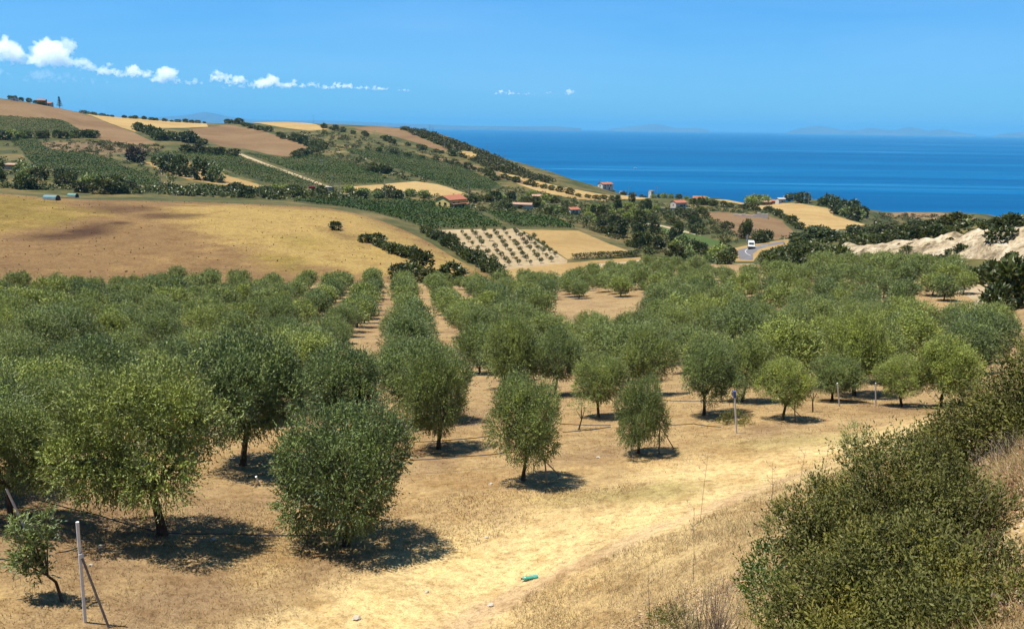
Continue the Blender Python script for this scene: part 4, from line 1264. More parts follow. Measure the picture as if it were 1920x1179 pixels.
# fallen leaves on the bank at the right
xy = np.vstack([sector(5000, 6.5, 14, 24, 33, g_rng), sector(2500, 11, 15, 6, 16, g_rng)])
z = terrain(xy[:, 0], xy[:, 1])
P = np.stack([xy[:, 0], xy[:, 1], z+0.02], 1)
D = unit(g_rng.normal(size=P.shape)*np.array([1, 1, 0.35]))
v, f = leaves_np(P, D, 0.05*(0.6+0.9*g_rng.random(len(P))), 0.03, g_rng)
tag(link('leaf_litter', np_mesh('leaf_litter', v, f, M['litter'])), 'pale fallen leaves lying on the bank', kind='stuff')

def twigs(n, cen, rad, z0, rng, r0=0.008, ext=1.1):
    mb = MB()
    for i in range(n):
        k = rng.integers(len(cen))
        d = unit(rng.normal(size=3)+np.array([0, 0, 0.6]))
        tip = cen[k] + d*rad[k]*ext
        b = np.array([cen[k][0]*0.7+tip[0]*0.1+cen.mean(0)[0]*0.2, cen[k][1]*0.7+tip[1]*0.1+cen.mean(0)[1]*0.2, z0(cen[k])])
        m = b*0.45+tip*0.55 + rng.normal(size=3)*0.06
        mb.tube([b, m, tip], [r0, r0*0.7, r0*0.25], 4, False)
    return mb

def shrub(name, lumps, sprigs, per, slen, L, W, mat, label, seed, ntwig=30, upb=0.5, twr=0.008, ext=1.05, twmat='deadtwig', cat='bush', shell=0.5, group=None):
    """leafy shrub of lumps (px, py, metres, radius); the root sits on the ground under it"""
    rng = np.random.default_rng(seed)
    c = np.array([at(a[0], a[1], a[2]) for a in lumps]); rr = np.array([[a[3], a[3], a[3]*0.9] for a in lumps])
    if len(c) > 6:      # knobbly outline: small lumps over the big ones
        dd = unit(rng.normal(size=(len(c)*6, 3))); kk = np.repeat(np.arange(len(c)), 6)
        sub = rng.uniform(0.2, 0.48, len(kk))[:, None]
        c = np.vstack([c, c[kk] + dd*rr[kk]*0.85]); rr = np.vstack([rr*0.76, rr[kk]*sub])
    x, y = c[:, 0].mean(), c[:, 1].mean()
    org = np.array([x, y, gz(x, y)])
    root = empty(name, tuple(org))
    v, f = lumps_foliage(c-org, rr, sprigs, per, slen, L, W, rng, upb=upb, shell=shell)
    zz = terrain(v[:, 0]+org[0], v[:, 1]+org[1])-org[2]
    ok = (v[:, 2] > zz).reshape(-1, 4).all(1)
    v = v.reshape(-1, 4, 3)[ok].reshape(-1, 3)
    link('foliage', np_mesh('foliage', v, np.arange(len(v)).reshape(-1, 4), mat), root)
    if ntwig:
        t = twigs(ntwig, c-org, rr, lambda q: gz(q[0]+org[0], q[1]+org[1])-org[2]-0.05, rng, twr, ext)
        t.build('stems', M[twmat], root)
    return tag(root, label, cat, group)

shrub('lentisk_bush', [(1655,936,9.2,0.52),(1605,862,9.3,0.13),(1640,846,9.3,0.16),(1695,849,9.3,0.17),(1750,866,9.3,0.15),(1545,929,8.9,0.15),(1525,1009,8.5,0.16),(1590,968,9.0,0.44),(1735,940,9.2,0.5),(1640,1004,8.6,0.7),(1770,1009,8.6,0.62),(1560,1034,8.2,0.5),(1690,1094,7.7,0.7),(1800,1099,7.7,0.55),(1555,1134,7.6,0.5),(1620,1174,7.2,0.6),(1760,1184,7.0,0.6),(1500,1214,7.2,0.42),(1850,1204,6.8,0.45),(1680,1254,6.6,0.6),(1570,1254,6.8,0.5),(1800,1264,6.4,0.5)],
      16500, 9, 0.15, 0.038, 0.015, M['lentisk'], 'large dense dark green bush with small leaves on the near bank', 801, 90, 0.75, 0.006, 1.12)
shrub('lentisk_bush', [(1845,782,14,0.50),(1895,768,14,0.58),(1805,810,14,0.36),(1905,805,13.5,0.55),(1850,825,13.5,0.42),(1955,755,14,0.8),(1778,824,14,0.32),(1945,830,13,0.55)],
      4600, 8, 0.22, 0.056, 0.02, M['lentisk'], 'tall dark bush with grey stems at the right edge above the path', 802, 70, 0.7, 0.010, 1.1)
shrub('lentisk_bush', [(1745,842,15.0,0.30),(1775,838,14.5,0.32),(1790,870,13.5,0.30)], 1500, 8, 0.18, 0.055, 0.02, M['lentisk'], 'lower bush joining the large bush and the tall one', 803, 20, 0.7, 0.007)
shrub('fresh_bush', [(1445,1060,9.6,0.24),(1420,1085,9.4,0.2),(1470,1040,9.6,0.18),(1440,1110,9.2,0.24)], 420, 8, 0.10, 0.04, 0.018, M['freshleaf'], 'small bright green shrub against the left side of the large bush', 804, 10, 0.7, 0.004)
shrub('small_bush', [(1262,1158,12.4,0.20),(1235,1168,12.4,0.16),(1285,1176,12.2,0.17)], 260, 8, 0.12, 0.045, 0.012, M['lentisk'], 'small dark tuft of leaves at the bottom edge', 805, 8, 0.9, 0.004)
shrub('small_bush', [(1362,796,32,0.34),(1378,790,32,0.36),(1398,800,31.6,0.28)], 330, 7, 0.16, 0.07, 0.024, M['lentisk'], 'little bush around the foot of the post with the blue top', 806, 8, 0.7, 0.006)
shrub('small_bush', [(1600,815,26,0.3),(1596,835,25.6,0.26)], 180, 7, 0.16, 0.06, 0.02, M['olive'], 'pale sprig rising behind the large bush', 807, 14, 0.9, 0.006, 1.2)
shrub('small_bush', [(1086,1078,18.2,0.10),(1092,1084,18.2,0.09)], 60, 6, 0.07, 0.035, 0.012, M['freshleaf'], 'tiny green weed right of the green bottle', 808, 0, 0.8)
shrub('dead_bush', [(1330,1110,11.6,0.26),(1300,1130,11.6,0.22),(1360,1125,11.2,0.24)], 60, 5, 0.10, 0.03, 0.008, M['litter'], 'dead grey twiggy bush at the bottom beside the large bush', 809, 130, 0.9, 0.004, 1.5)
shrub('dead_bush', [(1872,862,12.2,0.26),(1900,850,12.2,0.28),(1845,872,12.4,0.2)], 40, 5, 0.10, 0.035, 0.01, M['litter'], 'leafless grey twigs below the tall bush at the right edge', 810, 90, 0.6, 0.004, 1.5)

# slender dry stalks
for i, (px, py0, py1, lab) in enumerate([(1312,985,862,'tallest dry stalk standing alone left of the large bush'),(1448,985,880,'dry branching stalk close to the large bush'),(1432,1010,915,'dark seed headed stalk left of the large bush'),(1300,1090,965,'thin dry stalk on the edge of the bank'),(1218,1179,1090,'dry forked stalk at the bottom edge'),(1545,905,840,'thin stalk at the upper left of the large bush'),(1500,905,850,'short dry stalk beside the path')]):
    p = hit(px, py0); d = float(np.linalg.norm(p))
    hh = (py0-py1)*d/FPX*1.12
    mb = MB(); rr_ = random.Random(i)
    lx = rr_.uniform(-.1, .1)
    mb.tube([(0, 0, -.05), (lx*.4, 0, hh*.4), (lx, .02, hh*.75), (lx*1.3, 0, hh)], [0.005, 0.004, 0.0035, 0.0015], 4)
    e_ = empty('dry_stalk', tuple(p)); mb.build('stem', M['deadtwig'], e_)
    mb = MB()
    for q in range(7):
        t = rr_.uniform(.4, .98); a = rr_.uniform(0, 6.28); l = rr_.uniform(.06, .16)
        mb.tube([(lx*t, 0, hh*t), (lx*t+math.cos(a)*l, math.sin(a)*l, hh*t+l*0.9)], [0.004, 0.002], 3)
        mb.tube([(lx*t+math.cos(a)*l, math.sin(a)*l, hh*t+l*0.9), (lx*t+math.cos(a)*l*1.1, math.sin(a)*l*1.1, hh*t+l*1.2)], [0.009, 0.003], 4)
    mb.build('seed_heads', M['deadtwig'], e_)
    tag(e_, lab, 'stalk', 'dry stalks on the bank')

# saplings
def sapling(px, py, pts, lumps, label, seed, n=130, leaf=0.07):
    p = hit(px, py); d = float(np.linalg.norm(p)); k = d/FPX
    t = empty('sapling', tuple(p))
    mb = MB()
    q = [((a-px)*k, 0.05*math.sin(i*2), (py-b)*k*1.1) for i, (a, b) in enumerate(pts)]
    mb.tube(q, [0.035-0.022*i/(len(q)-1) for i in range(len(q))], 5)
    for a, b, r_ in lumps: mb.tube([q[len(q)//2], ((a-px)*k, 0, (py-b)*k*1.1)], [0.018, 0.006], 4)
    mb.build('trunk', M['bark'], t)
    rng = np.random.default_rng(seed)
    c = np.array([((a-px)*k, 0, (py-b)*k*1.1) for a, b, r_ in lumps]); rr = np.array([[r_*k]*3 for a, b, r_ in lumps])
    v, f = lumps_foliage(c, rr, n, 7, 0.14, leaf, leaf*0.25, rng, upb=0.6, shell=0.25)
    link('crown', np_mesh('crown', v, f, M['olive']), t)
    return tag(t, label, 'sapling')
sapling(118, 1128, [(118,1132),(108,1098),(100,1085),(90,1060),(78,1030)], [(62,1010,14),(72,1045,22),(95,1030,16),(58,1065,16),(80,1078,16),(105,1000,12)], 'small crooked sapling beside the metal post at the lower left', 821, 420, 0.10)
sapling(965, 842, [(965,842),(970,822),(962,800)], [(955,790,18),(972,785,18),(962,765,14)], 'thin grey sapling left of the slender young olive tree', 822, 130)
sapling(1085, 806, [(1085,806),(1090,788),(1088,770)], [(1078,768,14),(1096,765,14),(1088,752,12)], 'tiny sapling between the slender tree and the small upright tree', 823, 110)
sapling(1570-46, 772, [(1524,772),(1523,755),(1522,740)], [(1515,738,13),(1530,735,13)], 'little sapling left of the first metal post by the grove', 824, 90)

# posts and stakes
M['galv'] = plain_mat('galvanised steel', (0.95, 0.93, 0.92), 0.5, 0.1, 12.0, spec=0.5)
M['rusty'] = plain_mat('weathered stay', (0.25, 0.22, 0.21), 0.7, 0.3, 14.0)
M['woodgrey'] = plain_mat('weathered stake', (0.34, 0.28, 0.22), 0.85, 0.25, 10.0)
M['hose'] = plain_mat('black hose', (0.022, 0.020, 0.019), 0.55, 0.2, 6.0)
M['bluecap'] = plain_mat('blue plastic', (0.06, 0.12, 0.42), 0.5, 0.15, 8.0)
M['whiteplastic'] = plain_mat('white plastic', (0.7, 0.7, 0.68), 0.5, 0.1, 8.0)
def lean_tube(px0, py0, px1, py1, extra=1.06):
    """foot pixel on the ground and top pixel -> foot, top"""
    p = hit(px0, py0); d = math.hypot(p[0], p[1])
    return Vector(p), Vector(at(px1, py1, d*0.995))
def metal_post(px0, py0, px1, py1, rad, label, mat='galv', cap=None, stay=None, name='metal_post', group=None):
    f_, t_ = lean_tube(px0, py0, px1, py1)
    e_ = empty(name, tuple(f_))
    top = t_-f_
    mb = MB(); mb.tube([top*-0.04, top*0.5, top], rad, 8); mb.build('pole', M[mat], e_)
    if cap:
        mb = MB(); mb.tube([top*0.86, top*1.01], rad*1.7, 8); mb.build('cap', M[cap], e_)
    if stay:
        (sx0, sy0, sx1, sy1) = stay
        a = Vector(at(sx0, sy0, math.hypot(f_.x, f_.y)*0.995))-f_
        b = Vector(hit(sx1, sy1))-f_
        mb = MB(); mb.tube([a, a*0.5+b*0.5, b], rad*0.75, 6); mb.build('stay', M['rusty' if mat == 'galv' else mat], e_)
        if name == 'metal_post':
            mb = MB(); mb.tube([a*0.98+b*0.02, a*0.93+b*0.07], rad*1.35, 6); mb.build('clamp', M['whiteplastic'], e_)
    return tag(e_, label, 'post', group)
metal_post(160, 1166, 145, 978, 0.029, 'tall shiny metal post with a slanting stay at the lower left', stay=(150,1035,204,1176))
metal_post(48, 992, 12, 916, 0.028, 'thin metal pole leaning to the left at the left edge')
metal_post(1381, 812, 1377, 734, 0.030, 'pale post with a blue top rising from a little bush', cap='bluecap')
metal_post(1574, 762, 1570, 718, 0.028, 'left one of two thin pale posts in front of the grove')
metal_post(1642, 760, 1642, 718, 0.028, 'right one of two thin pale posts in front of the grove')
metal_post(1026, 908, 1021, 858, 0.024, 'short stake with a bent prop beside the slender young olive tree', 'woodgrey', stay=(1022,864,1048,890), name='stake')
metal_post(1236, 850, 1237, 795, 0.024, 'short stake with a long prop beside the small upright olive tree', 'woodgrey', stay=(1238,798,1263,840), name='stake')
metal_post(1491, 790, 1489, 748, 0.02, 'short stake with a slanting prop beside the silvery olive tree', 'woodgrey', stay=(1480,758,1512,792), name='stake')
metal_post(486, 908, 480, 893, 0.03, 'tiny pale peg in the shade right of the largest olive tree', 'galv', name='peg')

# thin irrigation hoses strung between the trees
def hose(pts, h, label, rad=0.014):
    q = [above(a, b, h) for a, b in pts]
    s = []
    for i in range(len(q)-1):
        for k in range(6):
            t = k/6
            p = q[i].lerp(q[i+1], t); p.z -= 0.02*math.sin(math.pi*t)
            s.append(p)
    s.append(q[-1])
    mb = MB(); mb.tube(s, rad, 6)
    return tag(mb.build('irrigation_hose', M['hose'], smooth=True), label, 'hose', 'irrigation hoses strung through the grove')
hose([(70,936),(180,964),(300,998),(420,1000),(575,1003),(650,1000)], 0.45, 'long thin black hose strung under the largest olive tree')
hose([(-20,1048),(62,1042)], 0.30, 'pale edged hose ending at the crooked sapling')
hose([(104,1036),(148,1026)], 0.35, 'short piece of hose tied to the tall metal post')
hose([(770,862),(860,856),(972,846)], 0.5, 'thin black hose between the rounded tree and the slender young tree')
hose([(780,828),(850,824),(925,816)], 0.45, 'hose lying across the shadow of the wide olive tree')
hose([(1050,794),(1145,797)], 0.5, 'upper one of two hoses left of the small upright tree')
hose([(1055,810),(1145,800)], 0.42, 'lower one of two hoses left of the small upright tree')
hose([(1240,796),(1300,794),(1352,800)], 0.45, 'thin hose running right from the small upright tree')
hose([(1240,750),(1330,752),(1430,748)], 0.5, 'thin hose behind the post with the blue top')
hose([(745,772),(760,772),(800,768)], 0.5, 'hose glimpsed in the gap beside the pale olive tree')

# crushed green bottle on the path
def green_bottle():
    p = hit(993, 1086)
    e_ = empty('plastic_bottle', (p[0], p[1], p[2]+0.045), R(12))
    m, nt, b = new_mat('green plastic')
    b.inputs['Base Color'].default_value = (0.06, 0.26, 0.19, 1); b.inputs['Roughness'].default_value = 0.25
    b.inputs['Transmission Weight'].default_value = 0.25; b.inputs['IOR'].default_value = 1.35
    prof = [(-.165, .0), (-.165, .030), (-.155, .043), (-.10, .045), (-.06, .036), (-.03, .045), (.03, .040), (.06, .045), (.10, .041), (.13, .025), (.145, .016)]
    mb = MB(); n = 14; vv = []; ff = []
    for i, (x, r_) in enumerate(prof):
        for k_ in range(n):
            a = 2*math.pi*k_/n
            cr = 1-0.28*max(0, math.sin(x*40+1))*max(0, math.sin(a))
            vv.append((x, r_*math.cos(a)*1.15, r_*math.sin(a)*cr))
    for i in range(len(prof)-1):
        for k_ in range(n): ff.append((i*n+k_, (i+1)*n+k_, (i+1)*n+(k_+1) % n, i*n+(k_+1) % n))
    mb.add(vv, ff); o = mb.build('body', m, e_, True)
    mb = MB(); mb.tube([(.143, 0, 0), (.172, 0, 0)], [0.017, 0.015], 12, False); mb.build('neck', M['hose'], e_)
    e_.scale = (1.15, 1.15, 1.15); e_.rotation_euler = (0, R(2), R(192))
    tag(e_, 'crushed green plastic bottle lying on the path', 'bottle')
green_bottle()

# stones
M['stone'] = plain_mat('pale stone', (0.52, 0.45, 0.36), 0.9, 0.2, 20.0)
st_rng = random.Random(9)
for i, (px, py, s, lab) in enumerate([(668,1160,.09,'pale stone on the path at the bottom edge'),(800,1110,.05,'small stone on the path left of the bottle'),(912,1008,.06,'dark edged stone in the grass before the path'),(920,908,.07,'pale stone beside the slender young olive tree'),(400,1012,.08,'pale stone at the edge of the largest shadow'),(188,1025,.06,'small stone below the largest tree on its left'),(1122,858,.07,'pale stone left of the small upright tree'),(170,1060,.05,'small stone right of the tall metal post'),(920,1135,.07,'flat stone in the bare rut')]):
    p = hit(px, py)
    bm = bmesh.new(); bmesh.ops.create_icosphere(bm, subdivisions=2, radius=s)
    for v_ in bm.verts:
        v_.co *= 1+st_rng.uniform(-.22, .22); v_.co.z *= 0.6
    me = bpy.data.meshes.new('stone'); bm.to_mesh(me); bm.free(); me.materials.append(M['stone'])
    o = link('stone', me); o.location = (p[0], p[1], p[2]+s*0.15)
    tag(o, lab, 'stone', 'stones on the ground')

# ------------------------------------------------------------------ buildings
M['white'] = plain_mat('white render', (0.80, 0.78, 0.74), 0.85, 0.06, 0.8)
M['cream'] = plain_mat('pale pink render', (0.74, 0.64, 0.54), 0.85, 0.08, 0.8)
M['yellow'] = plain_mat('yellow render', (0.95, 0.72, 0.24), 0.85, 0.08, 0.8)
M['brick'] = plain_mat('reddish render', (0.45, 0.26, 0.18), 0.9, 0.15, 0.8)
M['tiles'] = plain_mat('terracotta tiles', (0.40, 0.14, 0.075), 0.85, 0.25, 1.5)
M['palertiles'] = plain_mat('weathered tiles', (0.46, 0.28, 0.19), 0.85, 0.2, 1.5)
M['concrete'] = plain_mat('concrete', (0.50, 0.47, 0.43), 0.9, 0.12, 1.0)
M['pane'] = plain_mat('dark window glass', (0.03, 0.035, 0.04), 0.2, 0.2, 1.0, spec=0.6)
M['shutter'] = plain_mat('brown shutters', (0.16, 0.09, 0.05), 0.7, 0.2, 1.0)
M['teal'] = plain_mat('green painted sheet', (0.10, 0.27, 0.23), 0.6, 0.2, 0.8)
M['tealblue'] = plain_mat('blue green sheet', (0.10, 0.24, 0.28), 0.6, 0.2, 0.8)
M['steel'] = plain_mat('grey steel', (0.36, 0.37, 0.38), 0.6, 0.15, 1.0)
M['pole'] = plain_mat('pale timber pole', (0.42, 0.38, 0.33), 0.85, 0.2, 2.0)

def gable(w, d, h0, h1, ov=0.35, th=0.18):
    """two roof slopes, ridge along x"""
    mb = MB()
    for s in (-1, 1):
        y0 = s*(d/2+ov); zo = h0 - ov*(h1-h0)/(d/2)
        a = [(-w/2-ov, y0, zo), (w/2+ov, y0, zo), (w/2+ov, 0, h1), (-w/2-ov, 0, h1)]
        b = [(x, y, z+th) for x, y, z in a]
        mb.add(a+b, [(0,1,2,3),(4,7,6,5),(0,4,5,1),(1,5,6,2),(2,6,7,3),(3,7,4,0)])
    return mb

def house(name, px, py, w, d, h, rise, rz, wall, roof, label, cat='house', wins=(), doors=(), shed=None, chimney=True, dist=None):
    """wins: (face, u, z, width, height); faces f front, l left, r right"""
    p = hit(px, py)
    e_ = empty(name, (p[0], p[1], p[2]), rz); e_.scale = (.87, .87, .87)
    mb = MB(); mb.box(-w/2, w/2, -d/2, d/2, -1.2, h)
    if rise > 0:
        mb.add([(-w/2, -d/2, h), (-w/2, d/2, h), (-w/2, 0, h+rise)], [(0, 2, 1)])
        mb.add([(w/2, -d/2, h), (w/2, d/2, h), (w/2, 0, h+rise)], [(0, 1, 2)])
    mb.build('wall', M[wall], e_)
    if rise > 0: rf = gable(w, d, h, h+rise).build('roof', M[roof], e_)
    else:
        mb = MB(); mb.box(-w/2-.2, w/2+.2, -d/2-.2, d/2+.2, h, h+.25); rf = mb.build('roof', M[roof], e_)
    if chimney:
        mb = MB(); mb.box(w*.2, w*.2+.6, -.3+d*.12, .3+d*.12, h+rise*.5, h+rise+.7); mb.build('chimney', M[wall], rf)
    for kind, L in (('window', wins), ('door', doors)):
        for f, u, z, ww, hh in L:
            mb = MB(); mf = MB()
            if f == 'f': mb.box(u-ww/2, u+ww/2, -d/2-.04, -d/2+.1, z, z+hh); mf.box(u-ww/2-.15, u+ww/2+.15, -d/2-.10, -d/2+.05, z-.15, z)
            elif f == 'l': mb.box(-w/2-.04, -w/2+.1, u-ww/2, u+ww/2, z, z+hh); mf.box(-w/2-.10, -w/2+.05, u-ww/2-.15, u+ww/2+.15, z-.15, z)
            else: mb.box(w/2-.1, w/2+.04, u-ww/2, u+ww/2, z, z+hh); mf.box(w/2-.05, w/2+.10, u-ww/2-.15, u+ww/2+.15, z-.15, z)
            o = mb.build(kind, M['pane' if kind == 'window' else 'shutter'], e_)
            mf.build('sill', M['concrete'], o)
    return tag(e_, label, cat)

hy = house('farmhouse', 846, 391, 11.5, 8.5, 4.3, 1.7, R(52), 'yellow', 'tiles', 'yellow house with red tiled roof above the vineyard rows',
      wins=[('l', -1.6, 1.9, 1.5, 1.2), ('l', 1.8, 2.0, 1.2, 1.2), ('f', -3, 1.9, 1.3, 1.3), ('f', 0.4, 1.9, 1.3, 1.3)], doors=[('f', 3.4, 0, 1.3, 2.3)])
hy.scale = (1, 1, 1)
mb = MB(); mb.box(-5.6, 5.6, -6.6, -4.3, 2.5, 2.7); mb.build('porch_roof', M['tiles'], hy)
for q in (-5.2, 0, 5.2):
    mb = MB(); mb.box(q-.15, q+.15, -6.5, -6.2, -1, 2.5); mb.build('porch_post', M['cream'], hy)
house('villa', 1135, 355, 11, 8, 4.8, 1.3, R(28), 'white', 'tiles', 'white two storey house with red roof before the sea', wins=[('f', -3, 2.9, 1.2, 1.2), ('f', 0, 2.9, 1.2, 1.2), ('f', 3, 2.9, 1.2, 1.2), ('f', -3, .8, 1.2, 1.3), ('l', 0, 2.9, 1.2, 1.2)], doors=[('f', 1.5, 0, 1.2, 2.2)])
house('outbuilding', 1168, 359, 6, 4, 2.6, 0, R(10), 'white', 'concrete', 'low white flat roofed outbuilding right of the white house', 'building', wins=[('f', -1, 1, 1.2, 1)], chimney=False)
house('outbuilding', 1186, 362, 5, 3.5, 2.0, 0, R(5), 'concrete', 'concrete', 'small grey flat building left of the white tower', 'building', doors=[('f', 0, 0, 1.4, 1.8)], chimney=False)
ht = house('tower', 1221, 368, 3.4, 3.4, 6.0, 0, R(32), 'white', 'concrete', 'slim white tower standing out against the sea', 'tower', wins=[('f', 0, 3.6, .7, 1.0), ('l', 0, 3.6, .7, 1.0)], doors=[('f', 0, 0, .9, 2)], chimney=False)
house('cottage', 1272, 390, 9.5, 7.5, 4.2, 1.5, R(24), 'cream', 'tiles', 'pinkish white house with terracotta roof on a terrace', wins=[('f', 2.6, 1.5, 1.3, 1.4), ('l', 0, 1.8, 1.0, 1.2)], doors=[('f', 0, 0, 2.4, 2.6)])
p = hit(1275, 393); e_ = empty('terrace_wall', tuple(p), R(4)); mb = MB(); mb.box(-14, 14, -.3, .3, -1, 1.0); mb.build('wall', M['cream'], e_); mb = MB(); mb.box(-14.1, 14.1, -.4, .4, 1.0, 1.15); mb.build('coping', M['white'], e_); tag(e_, 'long pale terrace wall before the pinkish white house', 'wall')
house('cottage', 1310, 378, 9, 6, 2.8, 1.4, R(-10), 'brick', 'tiles', 'low house with red roof half hidden before the sea', wins=[('f', -2, .9, 1.1, 1.1)])
house('cottage', 1434, 381, 9, 6, 3.0, 1.3, R(12), 'brick', 'palertiles', 'reddish low house at the end of the golden field', wins=[('f', -2, 1, 1.1, 1.1), ('f', 2, 1, 1.1, 1.1)])
house('cottage', 1447, 380, 6, 5, 3.0, 1.2, R(-15), 'brick', 'tiles', 'small red roofed house between two others near the sea', wins=[('f', 0, 1, 1.1, 1.1)], chimney=False)
house('cottage', 1463, 381, 7, 5, 3.6, 1.0, R(20), 'white', 'concrete', 'small white house beside the pine like wood', wins=[('f', 0, 1.2, 1.1, 1.1)], chimney=False)
house('cottage', 1074, 401, 6.0, 5, 2.6, 1.1, R(30), 'white', 'tiles', 'small white cottage with red roof amid the gardens', wins=[('f', -1.4, 1, 1, 1), ('l', 0, 1, 1, 1)], doors=[('f', 1.2, 0, 1, 2)], chimney=False)
house('barn', 978, 391, 12, 5, 2.4, .7, R(-14), 'cream', 'palertiles', 'long low barn with pale roof right of the yellow house', 'barn', doors=[('f', 0, 0, 2.4, 2.0)], chimney=False)
house('barn', 1012, 374, 11, 6, 2.4, 1.0, R(8), 'brick', 'palertiles', 'brownish low barn above the gardens', 'barn', doors=[('f', -2, 0, 2.4, 2.0)], chimney=False)
house('farmhouse', 79, 197, 10, 7, 5.4, 1.6, R(12), 'brick', 'tiles', 'reddish farmhouse on the hilltop skyline', wins=[('f', -2.6, 3, 1.2, 1.3), ('f', 2.6, 3, 1.2, 1.3)], doors=[('f', 0, 0, 1.4, 2.3)])
house('annexe', 94, 199, 6, 5, 4.0, 1.0, R(-8), 'cream', 'tiles', 'pale annexe right of the hilltop farmhouse', 'building', wins=[('f', 0, 1.5, 1.2, 1.2)], chimney=False)
house('outbuilding', 27, 189, 7, 5, 2.8, 0, R(0), 'white', 'concrete', 'tiny white building on the skyline at the far left', 'building', chimney=False, doors=[('f', 1, 0, 1.2, 2)])
house('kiosk', 617, 364, 3.4, 3.2, 4.0, 0, R(20), 'concrete', 'concrete', 'grey square kiosk at the foot of the straight pale track', 'building', doors=[('f', 0, 0, 1.2, 2.2)], chimney=False)
house('shed', 36, 318, 14, 8, 3.0, .8, R(-6), 'cream', 'palertiles', 'long pale roofed shed among the trees at the left edge', 'shed', doors=[('f', 4, 0, 2.5, 2.4)], chimney=False)

def tank_shed(px, py, L, r, rz, mat, label):
    p = hit(px, py); e_ = empty('tank_shed', tuple(p), rz)
    n = 14; mb = MB(); vv = []
    for x in (-L/2, L/2):
        for k_ in range(n+1):
            a = math.pi*k_/n; vv.append((x, -r*math.cos(a), r*math.sin(a)*0.95+0.5))
    ff = [(k_, n+1+k_, n+2+k_, k_+1) for k_ in range(n)]
    mb.add(vv, ff); mb.build('shell', M[mat], e_, True)
    for x, nm in ((-L/2+.05, 'end_wall'), (L/2-.25, 'end_wall')):
        mb = MB(); rr_ = r*0.97
        mb.add([(x, -rr_*math.cos(math.pi*k_/n), rr_*math.sin(math.pi*k_/n)*0.95+.5) for k_ in range(n+1)], [tuple(range(n+1))]); mb.build(nm, M['pane' if x > 0 else mat], e_)
    for s in (-1, 1):
        mb = MB(); mb.box(-L/2, L/2, s*r-.08, s*r+.08, -.4, .5); mb.build('base_wall', M['concrete'], e_)
    return tag(e_, label, 'shed')
tank_shed(97, 375, 5.0, 1.15, R(-14), 'tealblue', 'nearer blue green half round shed at the edge of the tawny hill')
tank_shed(137, 370, 3.8, 1.1, R(-12), 'teal', 'smaller green half round shed under the dark trees')

# red trailer at the field edge
p = hit(585, 357); e_ = empty('farm_trailer', tuple(p), R(10))
mb = MB(); mb.box(-1.6, 1.6, -.9, .9, .8, 2.1); mb.build('box', plain_mat('red paint', (0.55, 0.05, 0.03), 0.5, 0.1, 1.0), e_)
for s in (-1, 1):
    mb = MB(); mb.tube([(0, s*1.0, .45), (0, s*1.25, .45)], .48, 12); mb.build('wheel', M['hose'], e_)
mb = MB(); mb.tube([(1.6, 0, .9), (2.9, 0, .6)], .08, 5); mb.build('drawbar', M['steel'], e_)
tag(e_, 'small red farm trailer beside the vineyard track', 'trailer')

# ruined walls beside the brown field
p = hit(1408, 407); e_ = empty('ruin', tuple(p), R(-14))
rr_ = random.Random(4)
for k_ in range(9):
    h_ = rr_.uniform(.8, 2.6); mb = MB(); mb.box(-9+2*k_, -7.05+2*k_, -.35, .35, -1, h_); mb.build('wall', M['cream'], e_)
for k_ in range(4):
    h_ = rr_.uniform(.6, 2.6); mb = MB(); mb.box(8.3, 9.0, .4+1.8*k_, 2.15+1.8*k_, -1, h_); mb.build('wall', M['white'], e_)
tag(e_, 'broken pale walls of a ruin above the brown field', 'ruin')

# clipped hedge below the stubble field
def long_hedge(pts, w, h, label, seed=5):
    g = ground_hit([a[0] for a in pts], [a[1] for a in pts])
    rng = np.random.default_rng(seed)
    P = []
    for i in range(len(g)-1):
        L = np.hypot(*(g[i+1]-g[i])[:2]); n = int(L*110)
        t = rng.random(n); q = g[i]+(g[i+1]-g[i])*t[:, None]
        q = q + np.stack([rng.uniform(-w/2, w/2, n), rng.uniform(-w/2, w/2, n), np.zeros(n)], 1)
        q[:, 2] = terrain(q[:, 0], q[:, 1]) + h*rng.random(n)**0.6
        P.append(q)
    P = np.vstack(P); D = unit(rng.normal(size=P.shape)+np.array([0, 0, .4]))
    v, f = leaves_np(P, D, 0.4, 0.25, rng)
    return tag(link('hedge', np_mesh('hedge', v, f, M['maquis'])), label, 'hedge')
long_hedge([(1074,487),(1120,485),(1160,483),(1198,480)], 1.6, 1.8, 'dark clipped hedge below the ochre stubble field')

